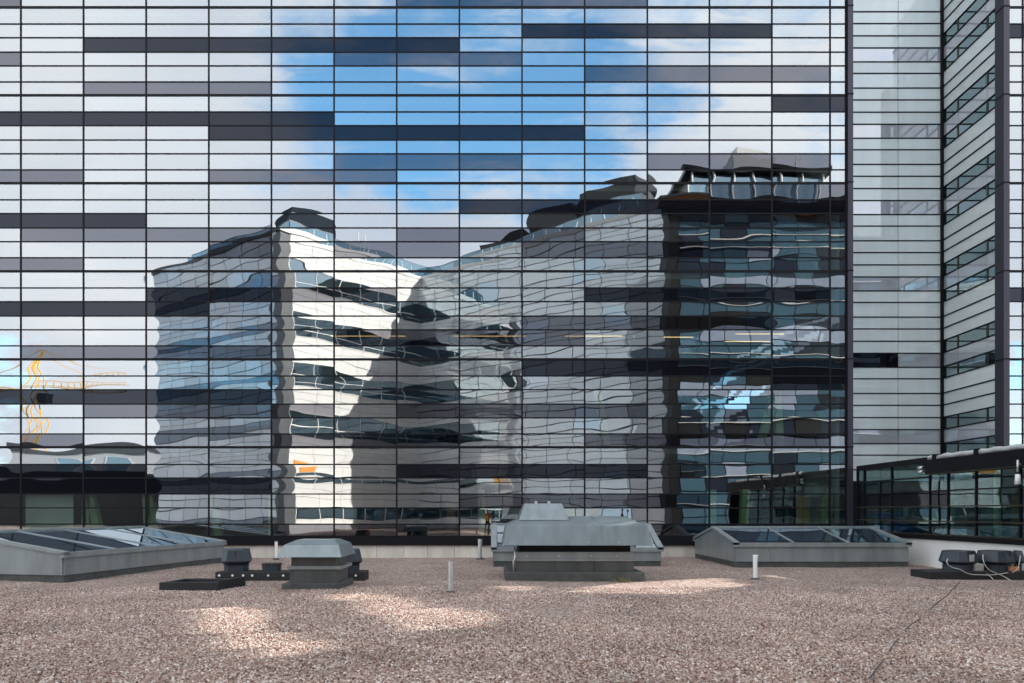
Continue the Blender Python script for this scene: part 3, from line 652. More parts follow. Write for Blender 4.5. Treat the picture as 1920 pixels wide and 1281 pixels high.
skylight("skylight", "grey glazed box half hidden behind the large ventilation hood", (0.05, 20.0), 4.9, 3.2, 0, 0.56, 1.22, 4)

def frustum(mb, x0,x1,y0,y1,z0, X0,X1,Y0,Y1,z1, mi=0):
    return mb.hexa([(x0,y0,z0),(x1,y0,z0),(x1,y1,z0),(x0,y1,z0)], [(X0,Y0,z1),(X1,Y0,z1),(X1,Y1,z1),(X0,Y1,z1)], mi)
def big_vent():
    t = thing("ventilation_hood", "large grey green ventilation hood with stepped top and felted base, centre of the roof", "ventilator", (0.31, 15.75, 0))
    MB().box(0, 3.23, 0, 2.2, -0.1, 0.21).build("felt_kerb", MT['felt_grey'], t, bevel=0.03)
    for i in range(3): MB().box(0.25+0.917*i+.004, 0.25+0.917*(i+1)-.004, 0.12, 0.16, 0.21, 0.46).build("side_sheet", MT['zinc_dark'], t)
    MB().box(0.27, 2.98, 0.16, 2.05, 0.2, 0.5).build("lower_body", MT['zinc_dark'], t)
    MB().box(0.24, 3.03, 0.08, 2.1, 0.455, 0.505).build("ledge", MT['zinc'], t, bevel=0.008)
    MB().box(0.26, 2.97, 0.11, 2.05, 0.505, 0.67).build("collar", MT['zinc'], t, bevel=0.006)
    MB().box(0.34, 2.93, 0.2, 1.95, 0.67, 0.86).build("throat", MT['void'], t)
    h = MB(); frustum(h, -0.05, 3.38, -0.18, 2.38, 0.83, 0.04, 3.27, -0.05, 2.25, 1.29); h.build("hood_skirt", MT['hood'], t, bevel=0.012)
    h = MB(); frustum(h, 0.045, 3.265, -0.045, 2.245, 1.29, 0.47, 2.86, 0.55, 1.75, 1.49); h.build("hood_top", MT['hood'], t, bevel=0.012)
    h = MB(); frustum(h, 0.32, 1.50, 0.25, 1.6, 1.40, 0.47, 1.36, 0.5, 1.35, 1.80); h.build("upper_cowl", MT['hood'], t, bevel=0.012)
    for x in (0.75, 1.06): MB().box(x-.03, x+.03, .6, .66, 1.79, 1.86).build("cap_knob", MT['cable'], t)
    for x in (0.5, 1.25, 2.0, 2.6): MB().tube([(x,0.10,0.58),(x,0.112,0.58)], 0.016, 8).build("rivet", MT['galv'], t)
    for x in (0.45, 1.1, 1.9, 2.6): MB().tube([(x,-0.165,0.9),(x,-0.148,0.905)], 0.014, 8).build("rivet", MT['galv'], t)
    MB().tube([(0.20,0.05,0.2),(0.19,0.04,0.45),(0.23,0.05,0.55),(0.22,0.08,0.8)], 0.018, 6).build("drain_pipe", MT['galv'], t, smooth=True)
    for q in (0.34, 0.67):
        xb, xt = -0.05+3.43*q, 0.04+3.23*q; e = .011
        MB().hexa([(xb-e,-0.188,0.833),(xb+e,-0.188,0.833),(xb+e,-0.16,0.833),(xb-e,-0.16,0.833)],[(xt-e,-0.060,1.288),(xt+e,-0.060,1.288),(xt+e,-0.03,1.288),(xt-e,-0.03,1.288)]).build("standing_seam", MT['hood'], t)
        x2 = 0.47+2.39*q
        MB().hexa([(xt-e,-0.05,1.29),(xt+e,-0.05,1.29),(xt+e,-0.02,1.285),(xt-e,-0.02,1.285)],[(x2-e,0.55,1.502),(x2+e,0.55,1.502),(x2+e,0.58,1.495),(x2-e,0.58,1.495)]).build("standing_seam", MT['hood'], t)
    for x in (-.06, 3.36): MB().box(x, x+.03, -0.19, -0.17, 0.825, 0.85).build("corner_clip", MT['galv'], t)
big_vent()
def cap_vent():
    t = thing("roof_ventilator", "blue grey capped roof ventilator on a felted base, left of centre", "ventilator", (-4.28, 13.9, 0))
    MB().box(0, 1.22, 0, 1.25, -0.1, 0.14).build("felt_kerb", MT['felt_grey'], t, bevel=0.02)
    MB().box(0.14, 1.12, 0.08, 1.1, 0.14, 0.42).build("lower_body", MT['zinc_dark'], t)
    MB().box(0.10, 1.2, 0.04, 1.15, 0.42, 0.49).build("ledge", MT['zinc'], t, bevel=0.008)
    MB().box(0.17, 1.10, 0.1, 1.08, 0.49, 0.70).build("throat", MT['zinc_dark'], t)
    h = MB(); frustum(h, -0.07, 1.25, -0.14, 1.32, 0.68, 0.05, 1.17, 0.0, 1.18, 0.93); h.build("hood_skirt", MT['hood'], t, bevel=0.012)
    h = MB(); frustum(h, 0.052, 1.168, 0.002, 1.178, 0.93, 0.22, 1.0, 0.3, 0.9, 1.02); h.build("hood_top", MT['hood'], t, bevel=0.012)
    for x in (0.0, 0.1, 0.2): MB().box(x-.05, x-.03, -0.145, -0.125, 0.675, 0.695).build("hood_clip", MT['galv'], t)
cap_vent()
def small_fan(name, label, x, y, z, w, rz, group, stub=False):
    t = thing(name, label, "roof fan", (x, y, z), rz, group)
    a = w/2
    def ring(s, zz, n=8):
        r = []; c = s*0.62
        for (p, q) in ((-s,-c),(-c,-s),(c,-s),(s,-c),(s,c),(c,s),(-c,s),(-s,c)): r.append((p, q, zz))
        return r
    if stub:
        MB().loft([ring(a*.8, 0), ring(a*.8, .15)]).build("neck", MT['fan'], t)
        MB().loft([ring(a*.86, .15), ring(a*.86, .18)]).build("lid", MT['felt'], t); return t
    MB().loft([ring(a*.80, 0), ring(a*.80, .13), ring(a*.83, .135), ring(a*.83, .155)]).build("neck", MT['fan'], t)
    MB().loft([ring(a*.72, .155), ring(a, .235), ring(a*.99, .26), ring(a*.84, .50)]).build("head", MT['fan'], t, bevel=0.006)
    MB().loft([ring(a*.85, .50), ring(a*.80, .53)]).build("lid", MT['fan'], t)
    MB().box(-.006, .006, -a*.93, -a*.90, .36, .50).build("seam_clip", MT['frame'], t)
    return t
def beam(label, x0, x1, y, h, d, bolts, name="felted_beam"):
    t = thing(name, label, "beam", (x0, y, 0)); MB().box(0, x1-x0, 0, d, -0.1, h).build("kerb", MT['felt'], t, bevel=0.015)
    for b in bolts: MB().tube([(b,-0.012,h*.6),(b,0.01,h*.6)], 0.028, 8).build("bolt_cap", MT['white'], t)
    return t
yb = 15.9
beam("long black felted beam with white bolt caps behind the capped ventilator", PX(403,yb), PX(683,yb), yb, 0.20, 0.6, [PX(p,yb)-PX(403,yb) for p in (411,436,456,473,503,531,649,667)])
small_fan("roof_fan", "dark octagonal roof fan at the left end of the bolted beam", PX(444,yb+.3), yb+.3, .20, .66, 0.25, "small dark roof fans")
small_fan("roof_fan", "dark roof fan peeping out behind the capped ventilator", PX(652,yb+.3), yb+.3, .20, .66, 0.25, "small dark roof fans")
small_fan("fan_stub", "low black fan stub without a head on the bolted beam", PX(510,yb+.3), yb+.3, .20, .52, 0.2, "small dark roof fans", stub=True)
yb2 = 16.15
beam("black felted beam carrying three dark fans at the right edge", PX(1743,yb2), PX(2010,yb2), yb2, 0.19, 0.75, [], )
for i, (px, w, lab) in enumerate(((1797,.70,"dark navy roof fan at right with a scuffed silver patch, leftmost of three"),(1865,.70,"dark navy roof fan at right with cable, middle of three"),(1932,.70,"dark navy roof fan cut off by the right edge"))):
    t = small_fan("roof_fan", lab, PX(px,yb2+.4), yb2+.4, .19, w, 0.45+0.08*i, "small dark roof fans")
    t.scale = (1,1,.9)
    if i == 0: MB().box(-.16,.02,-.352,-.340,.26,.44).build("scuffed_patch", MT['galv'], t)
def cable_obj(name, label, pts, r, mat):
    cu = bpy.data.curves.new(name, 'CURVE'); cu.dimensions = '3D'; sp = cu.splines.new('BEZIER'); sp.bezier_points.add(len(pts)-1)
    for bp, p in zip(sp.bezier_points, pts): bp.co = p; bp.handle_left_type = bp.handle_right_type = 'AUTO'
    cu.bevel_depth = r; cu.bevel_resolution = 2
    o = bpy.data.objects.new(name, cu); C.objects.link(o); dg = bpy.context.evaluated_depsgraph_get()
    me = bpy.data.meshes.new_from_object(o.evaluated_get(dg)); bpy.data.objects.remove(o); me.materials.clear(); me.materials.append(mat)
    for p in me.polygons: p.use_smooth = True
    o = bpy.data.objects.new(name, me); C.objects.link(o); return tag(o, label, "cable")
def P3(px, py, Y): return (PX(px,Y), Y, PZ(py,Y))
cable_obj("power_cable", "pale cable drooping from the leftmost right-hand fan over the beam", [P3(1777,1048,16.1),P3(1776,1056,16.0),P3(1784,1063,16.02),P3(1800,1068,16.05),P3(1816,1076,16.1),P3(1840,1078,16.1),P3(1862,1078,16.1),P3(1890,1074,16.1)], .009, MT['cable'])
cable_obj("power_cable", "pale cable hanging from the middle right-hand fan to the gravel", [P3(1843,1040,16.05),P3(1844,1052,15.98),P3(1852,1066,16.0),P3(1868,1075,16.05),P3(1880,1080,16.08),P3(1896,1089,15.95)], .009, MT['cable'])
cable_obj("power_cable", "short pale cable end running off the beam onto gravel", [P3(1850,1076,16.1),P3(1858,1082,16.05),P3(1863,1088,15.95)], .008, MT['cable'])
cable_obj("power_cable", "pale cable looping down the fan cut off at right edge", [P3(1913,1042,16.2),P3(1911,1056,16.1),P3(1908,1066,16.1),P3(1898,1074,16.1)], .008, MT['cable'])
tag(MB().box(-.1,.1,0,.18,0,.17).build("concrete_block", MT['concrete'], loc=(PX(1829,16.4),16.25,.19), bevel=.015), "rough grey concrete block wedged between two right-hand fans", "block")
tag(MB().box(-.11,.11,0,.12,0,.11).build("brick", MT['brick'], loc=(PX(1898,16.3),16.2,.19), bevel=.008), "single orange brown brick lying between two right-hand fans", "brick")
# low open felted frame
def frame_kerb():
    t = thing("felted_frame", "low open black felted frame lying on the gravel at left", "frame", (PX(298,13.85), 13.85, 0))
    MB().box(0,1.2,0,.10,-.1,.17).build("front_board", MT['felt'], t, bevel=.012); MB().box(0.1,1.42,.85,.95,-.1,.16).build("back_board", MT['felt'], t, bevel=.012)
    MB().hexa([(0,.1,-.1),(.1,.1,-.1),(.2,.85,-.1),(.1,.85,-.1)],[(0,.1,.16),(.1,.1,.16),(.2,.85,.16),(.1,.85,.16)]).build("side_board", MT['felt'], t)
    MB().hexa([(1.1,.1,-.1),(1.2,.1,-.1),(1.42,.85,-.1),(1.32,.85,-.1)],[(1.1,.1,.2),(1.2,.1,.2),(1.42,.85,.2),(1.32,.85,.2)]).build("side_board", MT['felt'], t)
frame_kerb()
# posts
def post(label, px, y_base, h, r, mat, cap=None):
    Y = F*EYE/(y_base-CY); t = thing("vent_pipe", label, "pipe", (PX(px,Y), Y, 0), group="short vertical pipes on the roof")
    MB().tube([(0,0,-.1),(0,0,h)], r, 14).build("pipe", mat, t, smooth=False); MB().tube([(0,0,h),(0,0,h+.02)], r*1.12, 14).build("cap", cap or mat, t); MB().tube([(0,0,-.05),(0,0,.03),(0,0,.05)], [r*2.2,r*2.0,r*1.1], 14).build("collar", MT['felt_grey'], t)
post("slim galvanised pipe standing alone on the gravel left of the big hood", 845, 1112, .60, .05, MT['galv'])
post("slim pale pipe standing in front of the right skylight", 1416, 1087, .56, .05, MT['white'])
post("short white pipe with blue cap behind the capped ventilator", 518, 1049, .60, .05, MT['white'], MT['blue'])
post("short galvanised pipe with dark hole near the plinth beside the big hood", 900, 1049, .66, .07, MT['galv'])
pg = thing("marker_peg", "tiny white marker peg stuck in the foreground gravel", "peg", (PX(593,7.6), 7.6, 0))
MB().tube([(0,0,-.05),(0.01,0,.075)], .007, 6).build("stem", MT['white'], pg); MB().box(-.02,.03,-.012,.012,.075,.09).build("head", MT['white'], pg)
pts = []
for i in range(16):
    q = i/15; px = 1800 - 190*q + 6*math.sin(q*9); py = 1092 + 200*q**1.15
    Yc = F*EYE/(py-CY); pts.append((PX(px,Yc), Yc, gz(PX(px,Yc),Yc)+0.014+0.012*math.sin(i*2.1)))
cable_obj("ground_cable", "thin dark cable trailing across the gravel toward the lower right", pts, .006, MT['cable_dark'])
# weeds and moss tufts beside the big vent
def tuft(label, px, py, n, h, col):
    Y = F*EYE/(py-CY); mb = MB()
    for i in range(n):
        a = random.uniform(0, 2*PI); r = random.uniform(0,.09); x, y = r*math.cos(a)*2.2, r*math.sin(a); hh = h*random.uniform(.4,1.1); lx, ly = random.uniform(-.05,.05), random.uniform(-.05,.05); w = .008
        b = len(mb.v); mb.v += [(x-w,y,0),(x+w,y,0),(x+lx+w*.5,y+ly,hh*.7),(x+lx*1.6,y+ly*1.6,hh)]; mb.f.append((b,b+1,b+2,b+3)); mb.m.append(0)
    tag(mb.build("weed_tuft", col, loc=(PX(px,Y), Y, 0.0)), label, "weed")
weed = principled("dry weed", (0.16, 0.15, 0.06), 0.9)
tuft("dry weed tuft growing against the big hood's base", 1170, 1092, 60, .12, weed)
tuft("small moss tuft by the bolted beam", 437, 1091, 40, .09, weed)

# ------------------------------------------------------------------ buildings behind the camera (seen mirrored in the facade)
def wall_face(parent, P0, P1, rows, ncol, gap=0.035, proud=0.05, skip=None):
    """panels on the vertical plane P0->P1, outside on the left hand of that direction; rows: (z0,z1,key)"""
    P0, P1 = Vector(P0), Vector(P1); d = (P1-P0); Ln = d.length; d.normalize(); n = Vector((-d.y, d.x)); rz = math.atan2(n.x, -n.y); w = Ln/ncol
    nm = {'wpanel':'wall_panel','gpanel':'glossy_panel','rwin':'window_pane','rmirror':'curtain_pane','rpale':'pale_pane','rnavy':'navy_panel','rdark':'dark_pane','rblack':'black_panel','dark':'black_panel'}
    for (z0, z1, key) in rows:
        for c in range(ncol):
            k = key(c, z0) if callable(key) else key
            p = P0 + d*(w*(c+.5)) + n*proud
            inst(nm[k], pane_mesh(w-gap, z1-z0-gap, k, th=0.04), (p.x, p.y, (z0+z1)/2), parent, rz)
def prism(mb, poly, z0, z1):
    mb.loft([[(x,y,z0) for x,y in poly],[(x,y,z1) for x,y in poly]]); return mb
A, B, Cc, Lp = (-17.0,-7.0), (-7.14,-18.85), (12.95,-2.1), (-32.2,-17.3)
TOP = 24.2
wo = thing("white_office_building", "white office building with ribbon windows and a sunlit corner, mirrored in the facade", "building")
body = [A, Lp, (-20.0,-36.0), (14.0,-30.0), (24.0,-14.0), Cc, B]
prism(MB(), body, -0.2, TOP-0.1).build("building_core", MT['rgrey'], wo)
# face A-B : white with ribbon windows
wins = [(20.0,22.0),(16.05,18.0),(12.0,13.95),(8.0,9.9),(4.2,4.7),(1.0,2.0)]
rowsAB = []; z = 0.0
edges = sorted({0.0, 24.2} | {e for w in wins for e in w})
for i in range(len(edges)-1):
    a, b = edges[i], edges[i+1]; is_w = any(abs(a-w[0]) < .01 for w in wins)
    if is_w and b-a > 1.5: rowsAB += [(a, a+0.62, 'rwin'), (a+0.62, b, 'rwin')]
    elif is_w: rowsAB.append((a, b, 'rwin'))
    else:
        n = max(1, round((b-a)/0.75)); rowsAB += [(a+(b-a)*k/n, a+(b-a)*(k+1)/n, 'wpanel') for k in range(n)]
def offs(P, Q, s):
    P, Q = Vector(P), Vector(Q); return tuple(P + (Q-P).normalized()*s)
# outside is on the left of the walking direction: A->B has the court on its left
wall_face(wo, offs(A,B,1.0), B, rowsAB, 6, gap=0.03)
def ribbon_frames(P, Q, ncol):
    P, Q = Vector(P), Vector(Q); d = (Q-P); Ln = d.length; d.normalize(); n = Vector((-d.y,d.x)); rz = math.atan2(d.y, d.x)
    for (a, b) in wins:
        for z in ([a, a+.62, b] if b-a > 1.5 else [a, b]): MB().box(0, Ln, 0.06, 0.11, z-.03, z+.03).build("window_frame", MT['rwhite'], wo, loc=(P.x,P.y,0), rz=rz)
        for c in range(ncol+1):
            p = P+d*(Ln*c/ncol); MB().box(-.025,.025,.06,.105,a,b).build("window_frame", MT['rwhite'], wo, loc=(p.x,p.y,0), rz=rz)
ribbon_frames(offs(A,B,1.0), B, 6)
rowsBC = []
for (a, b, k) in rowsAB:
    rowsBC.append((a, b, (lambda c, z: 'rwin' if c < 4 or (c >= 7 and (int(z) + c) % 3 == 0) else 'rmirror' if c < 6 and 10 < z < 19 else 'gpanel') if k == 'rwin' else 'gpanel'))
random.seed(11)
wall_face(wo, B, offs(Cc,B,0.5), rowsBC, 10, gap=0.075)
rowsAL = []
for k in range(6):
    z0 = 0.2+4.0*k; rowsAL += [(z0, z0+0.85, 'rnavy'), (z0+0.85, z0+1.6, 'rpale'), (z0+1.6, z0+2.4, 'rpale'), (z0+2.4, z0+3.2, 'rpale'), (z0+3.2, z0+4.0, 'rpale')]
wall_face(wo, Lp, offs(A,Lp,0.4), rowsAL, 8, gap=0.07)
# corner pier at A, parapets
MB().box(-0.55,0.55,-0.5,0.5,0,TOP-0.3).build("corner_pier", MT['rgrey'], wo, loc=(A[0]+.05,A[1]-.35,0), rz=math.radians(40))
def parapet(P, Q, z0, z1, t, mat, name):
    P, Q = Vector(P), Vector(Q); d = (Q-P).normalized(); n = Vector((-d.y,d.x)); q = [P+n*t, P-n*.3, Q-n*.3, Q+n*t]
    q = [(v.x, v.y) for v in q]; prism(MB(), q, z0, z1).build(name, mat, wo)
parapet(A, B, TOP-0.05, TOP+0.45, .14, MT['rwhite'], "parapet"); parapet(B, Cc, TOP-0.05, TOP+0.45, .14, MT['rwhite'], "parapet"); parapet(Lp, A, TOP-0.05, TOP+0.3, .14, MT['rgrey'], "parapet")
# set-back dark attic storey
def inset(P, Q, s):
    P, Q = Vector(P), Vector(Q); d = (Q-P).normalized(); n = Vector((-d.y,d.x)); return tuple(P-n*s), tuple(Q-n*s)
at = [(-17.5,-10.5), (-29.5,-19.0), (-20,-34), (10,-29), (20,-15), (12.3,-5.6), (-6.9,-22.5)]
prism(MB(), at, TOP-0.1, TOP+2.6).build("attic", MT['rgrey'], wo)
wall_face(wo, (-29.5,-19.0), (-17.5,-10.5), [(TOP+.3, TOP+1.4,'rdark'),(TOP+1.4, TOP+2.5,'rdark')], 8)
wall_face(wo, (-17.5,-10.5), (-6.9,-22.5), [(TOP+.3, TOP+1.4,'rdark'),(TOP+1.4, TOP+2.5,'rdark')], 7)
wall_face(wo, (-6.9,-22.5), (12.3,-5.6), [(TOP+.3, TOP+1.4,'rdark'),(TOP+1.4, TOP+2.5,'rdark')], 12)
pl = MB(); prism(pl, [(-18.6,-13.6),(-20.6,-16.5),(-17.0,-19.5),(-14.6,-16.8)], TOP+2.5, TOP+5.0); pl.build("plant_room", principled("navy plant room sheet", (0.022,0.030,0.045), .8, spec=0.1, streak=True, var=.2), wo)
for i in range(9):
    p = Vector(A).lerp(Vector(B), 0.25+i*.085); MB().tube([(p.x-.3,p.y-.3,TOP+.3),(p.x-.3,p.y-.3,TOP+1.3+.0*i)], .04, 6).build("rail_post", MT['rwhite'], wo)
for i in range(12):
    p = Vector(B).lerp(Vector(Cc), 0.3+i*.055); MB().tube([(p.x,p.y-.5,TOP+.3),(p.x,p.y-.5,TOP+1.2)], .04, 6).build("rail_post", MT['rwhite'], wo)
for (q, h) in ((((-1.5,-18.5),(2.5,-15.2),(4.2,-17.6),(0.2,-20.8)), 3.6), (((3.2,-14.4),(7.0,-11.2),(9.2,-14.0),(5.4,-17.2)), 4.6), (((7.6,-10.6),(12.0,-7.0),(14.0,-9.6),(9.6,-13.4)), 4.7)):
    prism(MB(), [q[0],q[3],q[2],q[1]], TOP+2.4, TOP+h).build("plant_room", MT['rblack'], wo)
for (x, y) in ((-12.2,-15.2),(-11.7,-15.9)): MB().tube([(x,y,TOP+.3),(x,y,TOP+3.4)], .05, 6).build("antenna", MT['rwhite'], wo)
# dark glass block parallel to the facade
dg = thing("dark_glass_office", "dark teal glass office block with wide roof overhang, mirrored in the facade", "building")
prism(MB(), [(13.0,-2.2),(24.2,-13.8),(34.5,-13.8),(34.5,-2.2)], -0.2, TOP-0.2).build("building_core", MT['rblack'], dg)
rowsCD = []
for k in range(6):
    z0 = 0.3+3.95*k
    rowsCD += [(z0, z0+.95, 'rdark'), (z0+.95, z0+1.9, 'rdark'), (z0+1.9, z0+2.85, 'rmirror' if k in (1,2,3,4) else 'rdark'), (z0+2.85, z0+3.95, 'rblack')]
def face_cd():
    w = (34.4-13.7)/12
    for (z0, z1, k) in rowsCD:
        for c in range(12):
            kk = k
            if k == 'rdark' and random.random() < .3: kk = random.choice(('rmirror','rblind','rnavy'))
            if k == 'rmirror': kk = 'rblind' if random.random() < .8 else 'rdark'
            if k == 'rblack' and random.random() < .6: kk = random.choice(('rnavy','rdark'))
            nm = {'rblind':'blind_pane','rnavy':'navy_panel','rdark':'dark_pane','rmirror':'curtain_pane','rblack':'black_panel'}[kk]
            inst(nm, pane_mesh(w-.07, z1-z0-.07, kk, th=.04), (13.7+w*(c+.5), -2.15, (z0+z1)/2), dg, PI)
face_cd()
for (z0, z1, k) in rowsCD:
    if k != 'rblack' and int(z0*7) % 2: MB().box(13.7, 34.4, -2.10, -2.05, z0-.03, z0+.03).build("transom", MT['rwhite'], dg)
MB().box(12.9,13.6,-2.9,-1.95,0,TOP-.2).build("corner_pier", MT['rblack'], dg)
MB().box(12.2,34.9,-4.0,-1.0,TOP-.12,TOP+.12).build("roof_overhang", MT['rblack'], dg)
MB().box(12.3,34.8,-3.9,-1.1,TOP-.15,TOP-.122).build("timber_soffit", MT['brown'], dg)
MB().box(16.2,26.8,-13.5,-8.0,TOP-.2,TOP+5.0).build("penthouse_core", MT['rblack'], dg)
for (z0, z1) in ((TOP+.2,TOP+2.6),(TOP+2.6,TOP+4.9)):
    for c in range(6): inst("dark_pane", pane_mesh(10.6/6-.08, z1-z0-.08, 'rdark', th=.04), (16.2+10.6/6*(c+.5), -7.95, (z0+z1)/2), dg, PI)
for c in range(7): MB().tube([(16.2+10.6/6*c,-7.6,TOP),(16.2+10.6/6*c,-7.6,TOP+5.1)], .09, 8).build("white_column", MT['rwhite'], dg)
MB().box(13.4,16.1,-12,-7.0,TOP-.2,TOP+2.6).build("plant_room", MT['rblack'], dg)
MB().box(27.0,29.5,-12,-8.0,TOP-.2,TOP+2.0).build("plant_room", MT['rgrey'], dg)
MB().box(15.6,27.4,-14,-7.3,TOP+5.0,TOP+5.35).build("penthouse_roof", MT['rblack'], dg)
mb = MB(); mb.loft([[(20.0,-8.5,TOP+5.35),(23.3,-8.5,TOP+5.35),(23.3,-8.5,TOP+6.6),(20.0,-8.5,TOP+7.4)],[(20.0,-11.5,TOP+5.35),(23.3,-11.5,TOP+5.35),(23.3,-11.5,TOP+6.6),(20.0,-11.5,TOP+7.4)]]); mb.build("lift_housing", MT['rwhite'], dg)
MB().tube([(25.2,-9,TOP+5.3),(25.2,-9,TOP+7.0)], .06, 6).build("antenna", MT['rwhite'], dg); MB().tube([(24.2,-9,TOP+5.6),(25.6,-9,TOP+6.9)], .04, 6).build("antenna", MT['rwhite'], dg)
# orange banner panel on the white building
p = Vector(A).lerp(Vector(B), 0.16); n = Vector((11.85, 9.86)).normalized()
rzb = math.atan2(n.x, -n.y); q = p + n*.12
tag(MB().box(-1.0,1.0,0,.05,0,.95).build("orange_banner", principled("orange banner", (0.75,0.30,0.05), .6), loc=(q.x,q.y,4.75), rz=rzb), "orange banner hung on the white building, mirrored low in the facade", "banner")
# far left: low dark annex, pale low building and tower crane
def far():
    t = thing("dark_annex", "low black annex behind the roof, mirrored along the facade's lower left", "building", (-46,-26,0))
    MB().box(-24,13,-6,0,-12,5.6).build("annex_wall", MT['rblack'], t); MB().box(-24.1,13.1,-6.1,0.1,5.6,5.9).build("annex_coping", MT['rgrey'], t)
    t = thing("pale_low_building", "pale grey low building with two window bays, mirrored at lower left", "building", (-62,-58,-12))
    MB().box(-14,16,-12,0,0,23.2).build("building_wall", principled("pale rendered wall", (0.55,0.57,0.60), .8), t)
    MB().box(-14.3,16.3,-12.3,0.3,23.2,24.2).build("roof_edge", MT['rgrey'], t)
    for x in (-3,4): 
        w = MB().box(x-2.2,x+2.2,-0.05,0.08,18.8,22.0).build("window", MT['rdark'], t); MB().box(x-2.4,x-2.2,-.05,.12,18.7,22.1).build("window_frame", MT['rwhite'], w); MB().box(x+2.2,x+2.4,-.05,.12,18.7,22.1).build("window_frame", MT['rwhite'], w)
    c = thing("tower_crane", "yellow lattice tower crane, mirrored at the left of the facade", "crane", (-94,-92,-12))
    H = 38; s = 1.3
    for (x, y) in ((-s,-s),(s,-s),(s,s),(-s,s)): MB().tube([(x,y,0),(x,y,H)], .14, 5).build("mast_leg", MT['yellow'], c)
    lat = MB()
    for k in range(int(H/2.6)):
        z = k*2.6; sg = 1 if k % 2 else -1
        for (p0, p1) in (((-s*sg,s,z),(s*sg,s,z+2.6)),((s,-s*sg,z),(s,s*sg,z+2.6)),((-s,-s*sg,z),(-s,s*sg,z+2.6))): lat.tube([p0,p1], .07, 4)
    lat.build("mast_lattice", MT['yellow'], c)["kind"] = "stuff"
    ap = (0,0,H+9.0)
    for (x, y) in ((-s,-s),(s,-s),(s,s),(-s,s)): MB().tube([(x,y,H),ap], .12, 5).build("apex_leg", MT['yellow'], c)
    j = MB()
    for y in (-1,1): j.tube([(-16,y,H+1),(21,y,H+1)], .11, 5)
    j.tube([(0,0,H+2.8),(21,0,H+2.4)], .10, 5)
    for k in range(14):
        x = k*1.5; j.tube([(x,-1,H+1),(x+.75,0,H+2.7),(x+1.5,1,H+1)], .055, 4)
    j.build("jib", MT['yellow'], c)
    for e in ((20,0,H+2.4),(12,0,H+2.6),(-15,0,H+1)): MB().tube([ap,e], .07, 4).build("tie_rope", MT['yellow'], c)
    MB().box(-16,-12,-1.2,1.2,H-1.5,H+1).build("counterweight", MT['concrete'], c); MB().box(1.2,3,-1,1,H-2,H).build("cab", MT['rgrey'], c)
far()

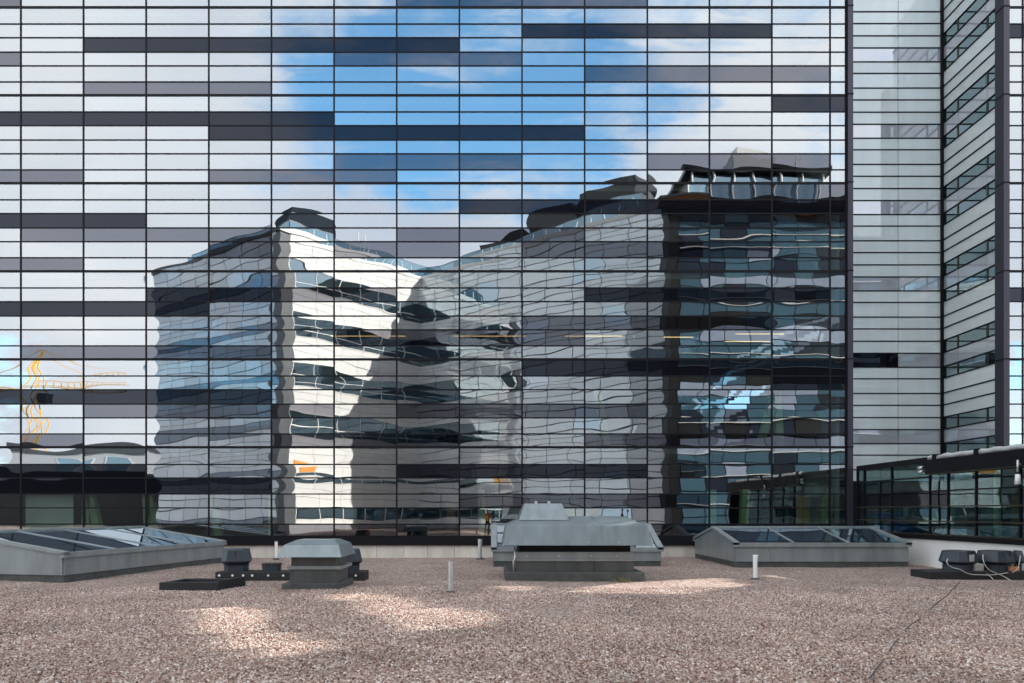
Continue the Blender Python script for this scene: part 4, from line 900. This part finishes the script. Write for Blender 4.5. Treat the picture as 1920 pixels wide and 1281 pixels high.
# ------------------------------------------------------------------ the photographer and the tripod (mirrored in the glass)
def person():
    J = {'pel':(0,0,.95),'chest':(0,.0,1.28),'neck':(0,.02,1.48),'head':(0,.05,1.60),'top':(0,.04,1.70),
         'hl':(-.10,0,.90),'kl':(-.12,.02,.50),'al':(-.13,0,.09),'tl':(-.14,.15,.04),'hr':(.10,0,.90),'kr':(.13,.02,.50),'ar':(.14,0,.09),'tr':(.16,.15,.04),
         'sl':(-.19,0,1.40),'el':(-.27,.02,1.14),'wl':(-.16,.20,1.08),'fl':(-.10,.28,1.12),'sr':(.19,0,1.40),'er':(.27,.06,1.16),'wr':(.22,.28,1.30),'fr':(.22,.36,1.36)}
    rad = {'pel':.145,'chest':.16,'neck':.06,'head':.095,'top':.08,'hl':.10,'kl':.068,'al':.05,'tl':.045,'hr':.10,'kr':.068,'ar':.05,'tr':.045,'sl':.075,'el':.055,'wl':.042,'fl':.035,'sr':.075,'er':.055,'wr':.042,'fr':.035}
    E = [('pel','chest'),('chest','neck'),('neck','head'),('head','top'),('pel','hl'),('hl','kl'),('kl','al'),('al','tl'),('pel','hr'),('hr','kr'),('kr','ar'),('ar','tr'),('chest','sl'),('sl','el'),('el','wl'),('wl','fl'),('chest','sr'),('sr','er'),('er','wr'),('wr','fr')]
    ks = list(J); me = bpy.data.meshes.new("person"); me.from_pydata([J[k] for k in ks], [(ks.index(a),ks.index(b)) for a,b in E], []); me.update()
    o = bpy.data.objects.new("tmp", me); C.objects.link(o); o.modifiers.new("s",'SKIN'); 
    sv = me.skin_vertices[0].data if me.skin_vertices else None
    if sv is None:
        bpy.context.view_layer.objects.active = o; me = o.data
        bm = bmesh.new(); bm.from_mesh(me); lay = bm.verts.layers.skin.verify(); bm.to_mesh(me); bm.free(); sv = me.skin_vertices[0].data
    for i, k in enumerate(ks): sv[i].radius = (rad[k], rad[k]*.85); sv[i].use_root = (k == 'pel')
    o.modifiers.new("sub",'SUBSURF').levels = 2
    dgp = bpy.context.evaluated_depsgraph_get(); m2 = bpy.data.meshes.new_from_object(o.evaluated_get(dgp)); bpy.data.objects.remove(o)
    m2.materials.clear()
    for m in (principled("red jacket",(0.30,0.012,0.018),.8), principled("black trousers",(0.012,0.012,0.014),.8), principled("skin",(0.55,0.33,0.24),.6), principled("dark shoes",(0.02,0.018,0.015),.6)): m2.materials.append(m)
    for p in m2.polygons:
        c = p.center; p.use_smooth = True
        p.material_index = 3 if c.z < .11 else 1 if c.z < .93 else 2 if (c.z > 1.50 or (c.y > .25 and c.z > 1.0)) else 0
    t = thing("person", "person in red jacket and black trousers behind a tripod, mirrored in the glass", "person", (-0.42, -0.62, 0.0))
    b = bpy.data.objects.new("body", m2); C.objects.link(b); b.parent = t
    mb = MB(); rings = []
    for k in range(5):
        th = k/4*PI*.62; r = .118*math.cos(th*.62); rings.append([(r*math.cos(a), .03+r*1.05*math.sin(a), 1.655+.115*math.sin(th*.8)) for a in [2*PI*i/12 for i in range(12)]])
    mb.loft(rings); mb.build("hair", principled("brown hair",(0.10,0.055,0.03),.8), t, smooth=True)
    hv = principled("hi-vis yellow", (0.65,0.80,0.02), .7)
    MB().box(-.055,.055,.125,.16,.96,1.36).build("hi_vis_front", hv, t, bevel=.01)
    tr = thing("camera_tripod", "black camera on a tripod in front of the person, mirrored in the glass", "tripod", (-0.02, -0.22, 0))
    for a in (90, 210, 330): MB().tube([(0,0,1.38),(.42*math.cos(math.radians(a)),.20*math.sin(math.radians(a))-.12,.0)], .018, 6).build("leg", MT['frame'], tr)
    MB().tube([(0,0,1.36),(0,0,1.50)], .03, 8).build("head", MT['frame'], tr)
    MB().box(-.08,.08,-.05,.05,1.51,1.66).build("camera_body", MT['fan'], tr, bevel=.01); MB().tube([(0,.05,1.585),(0,.14,1.585)], .042, 12).build("lens", MT['frame'], tr)
person()
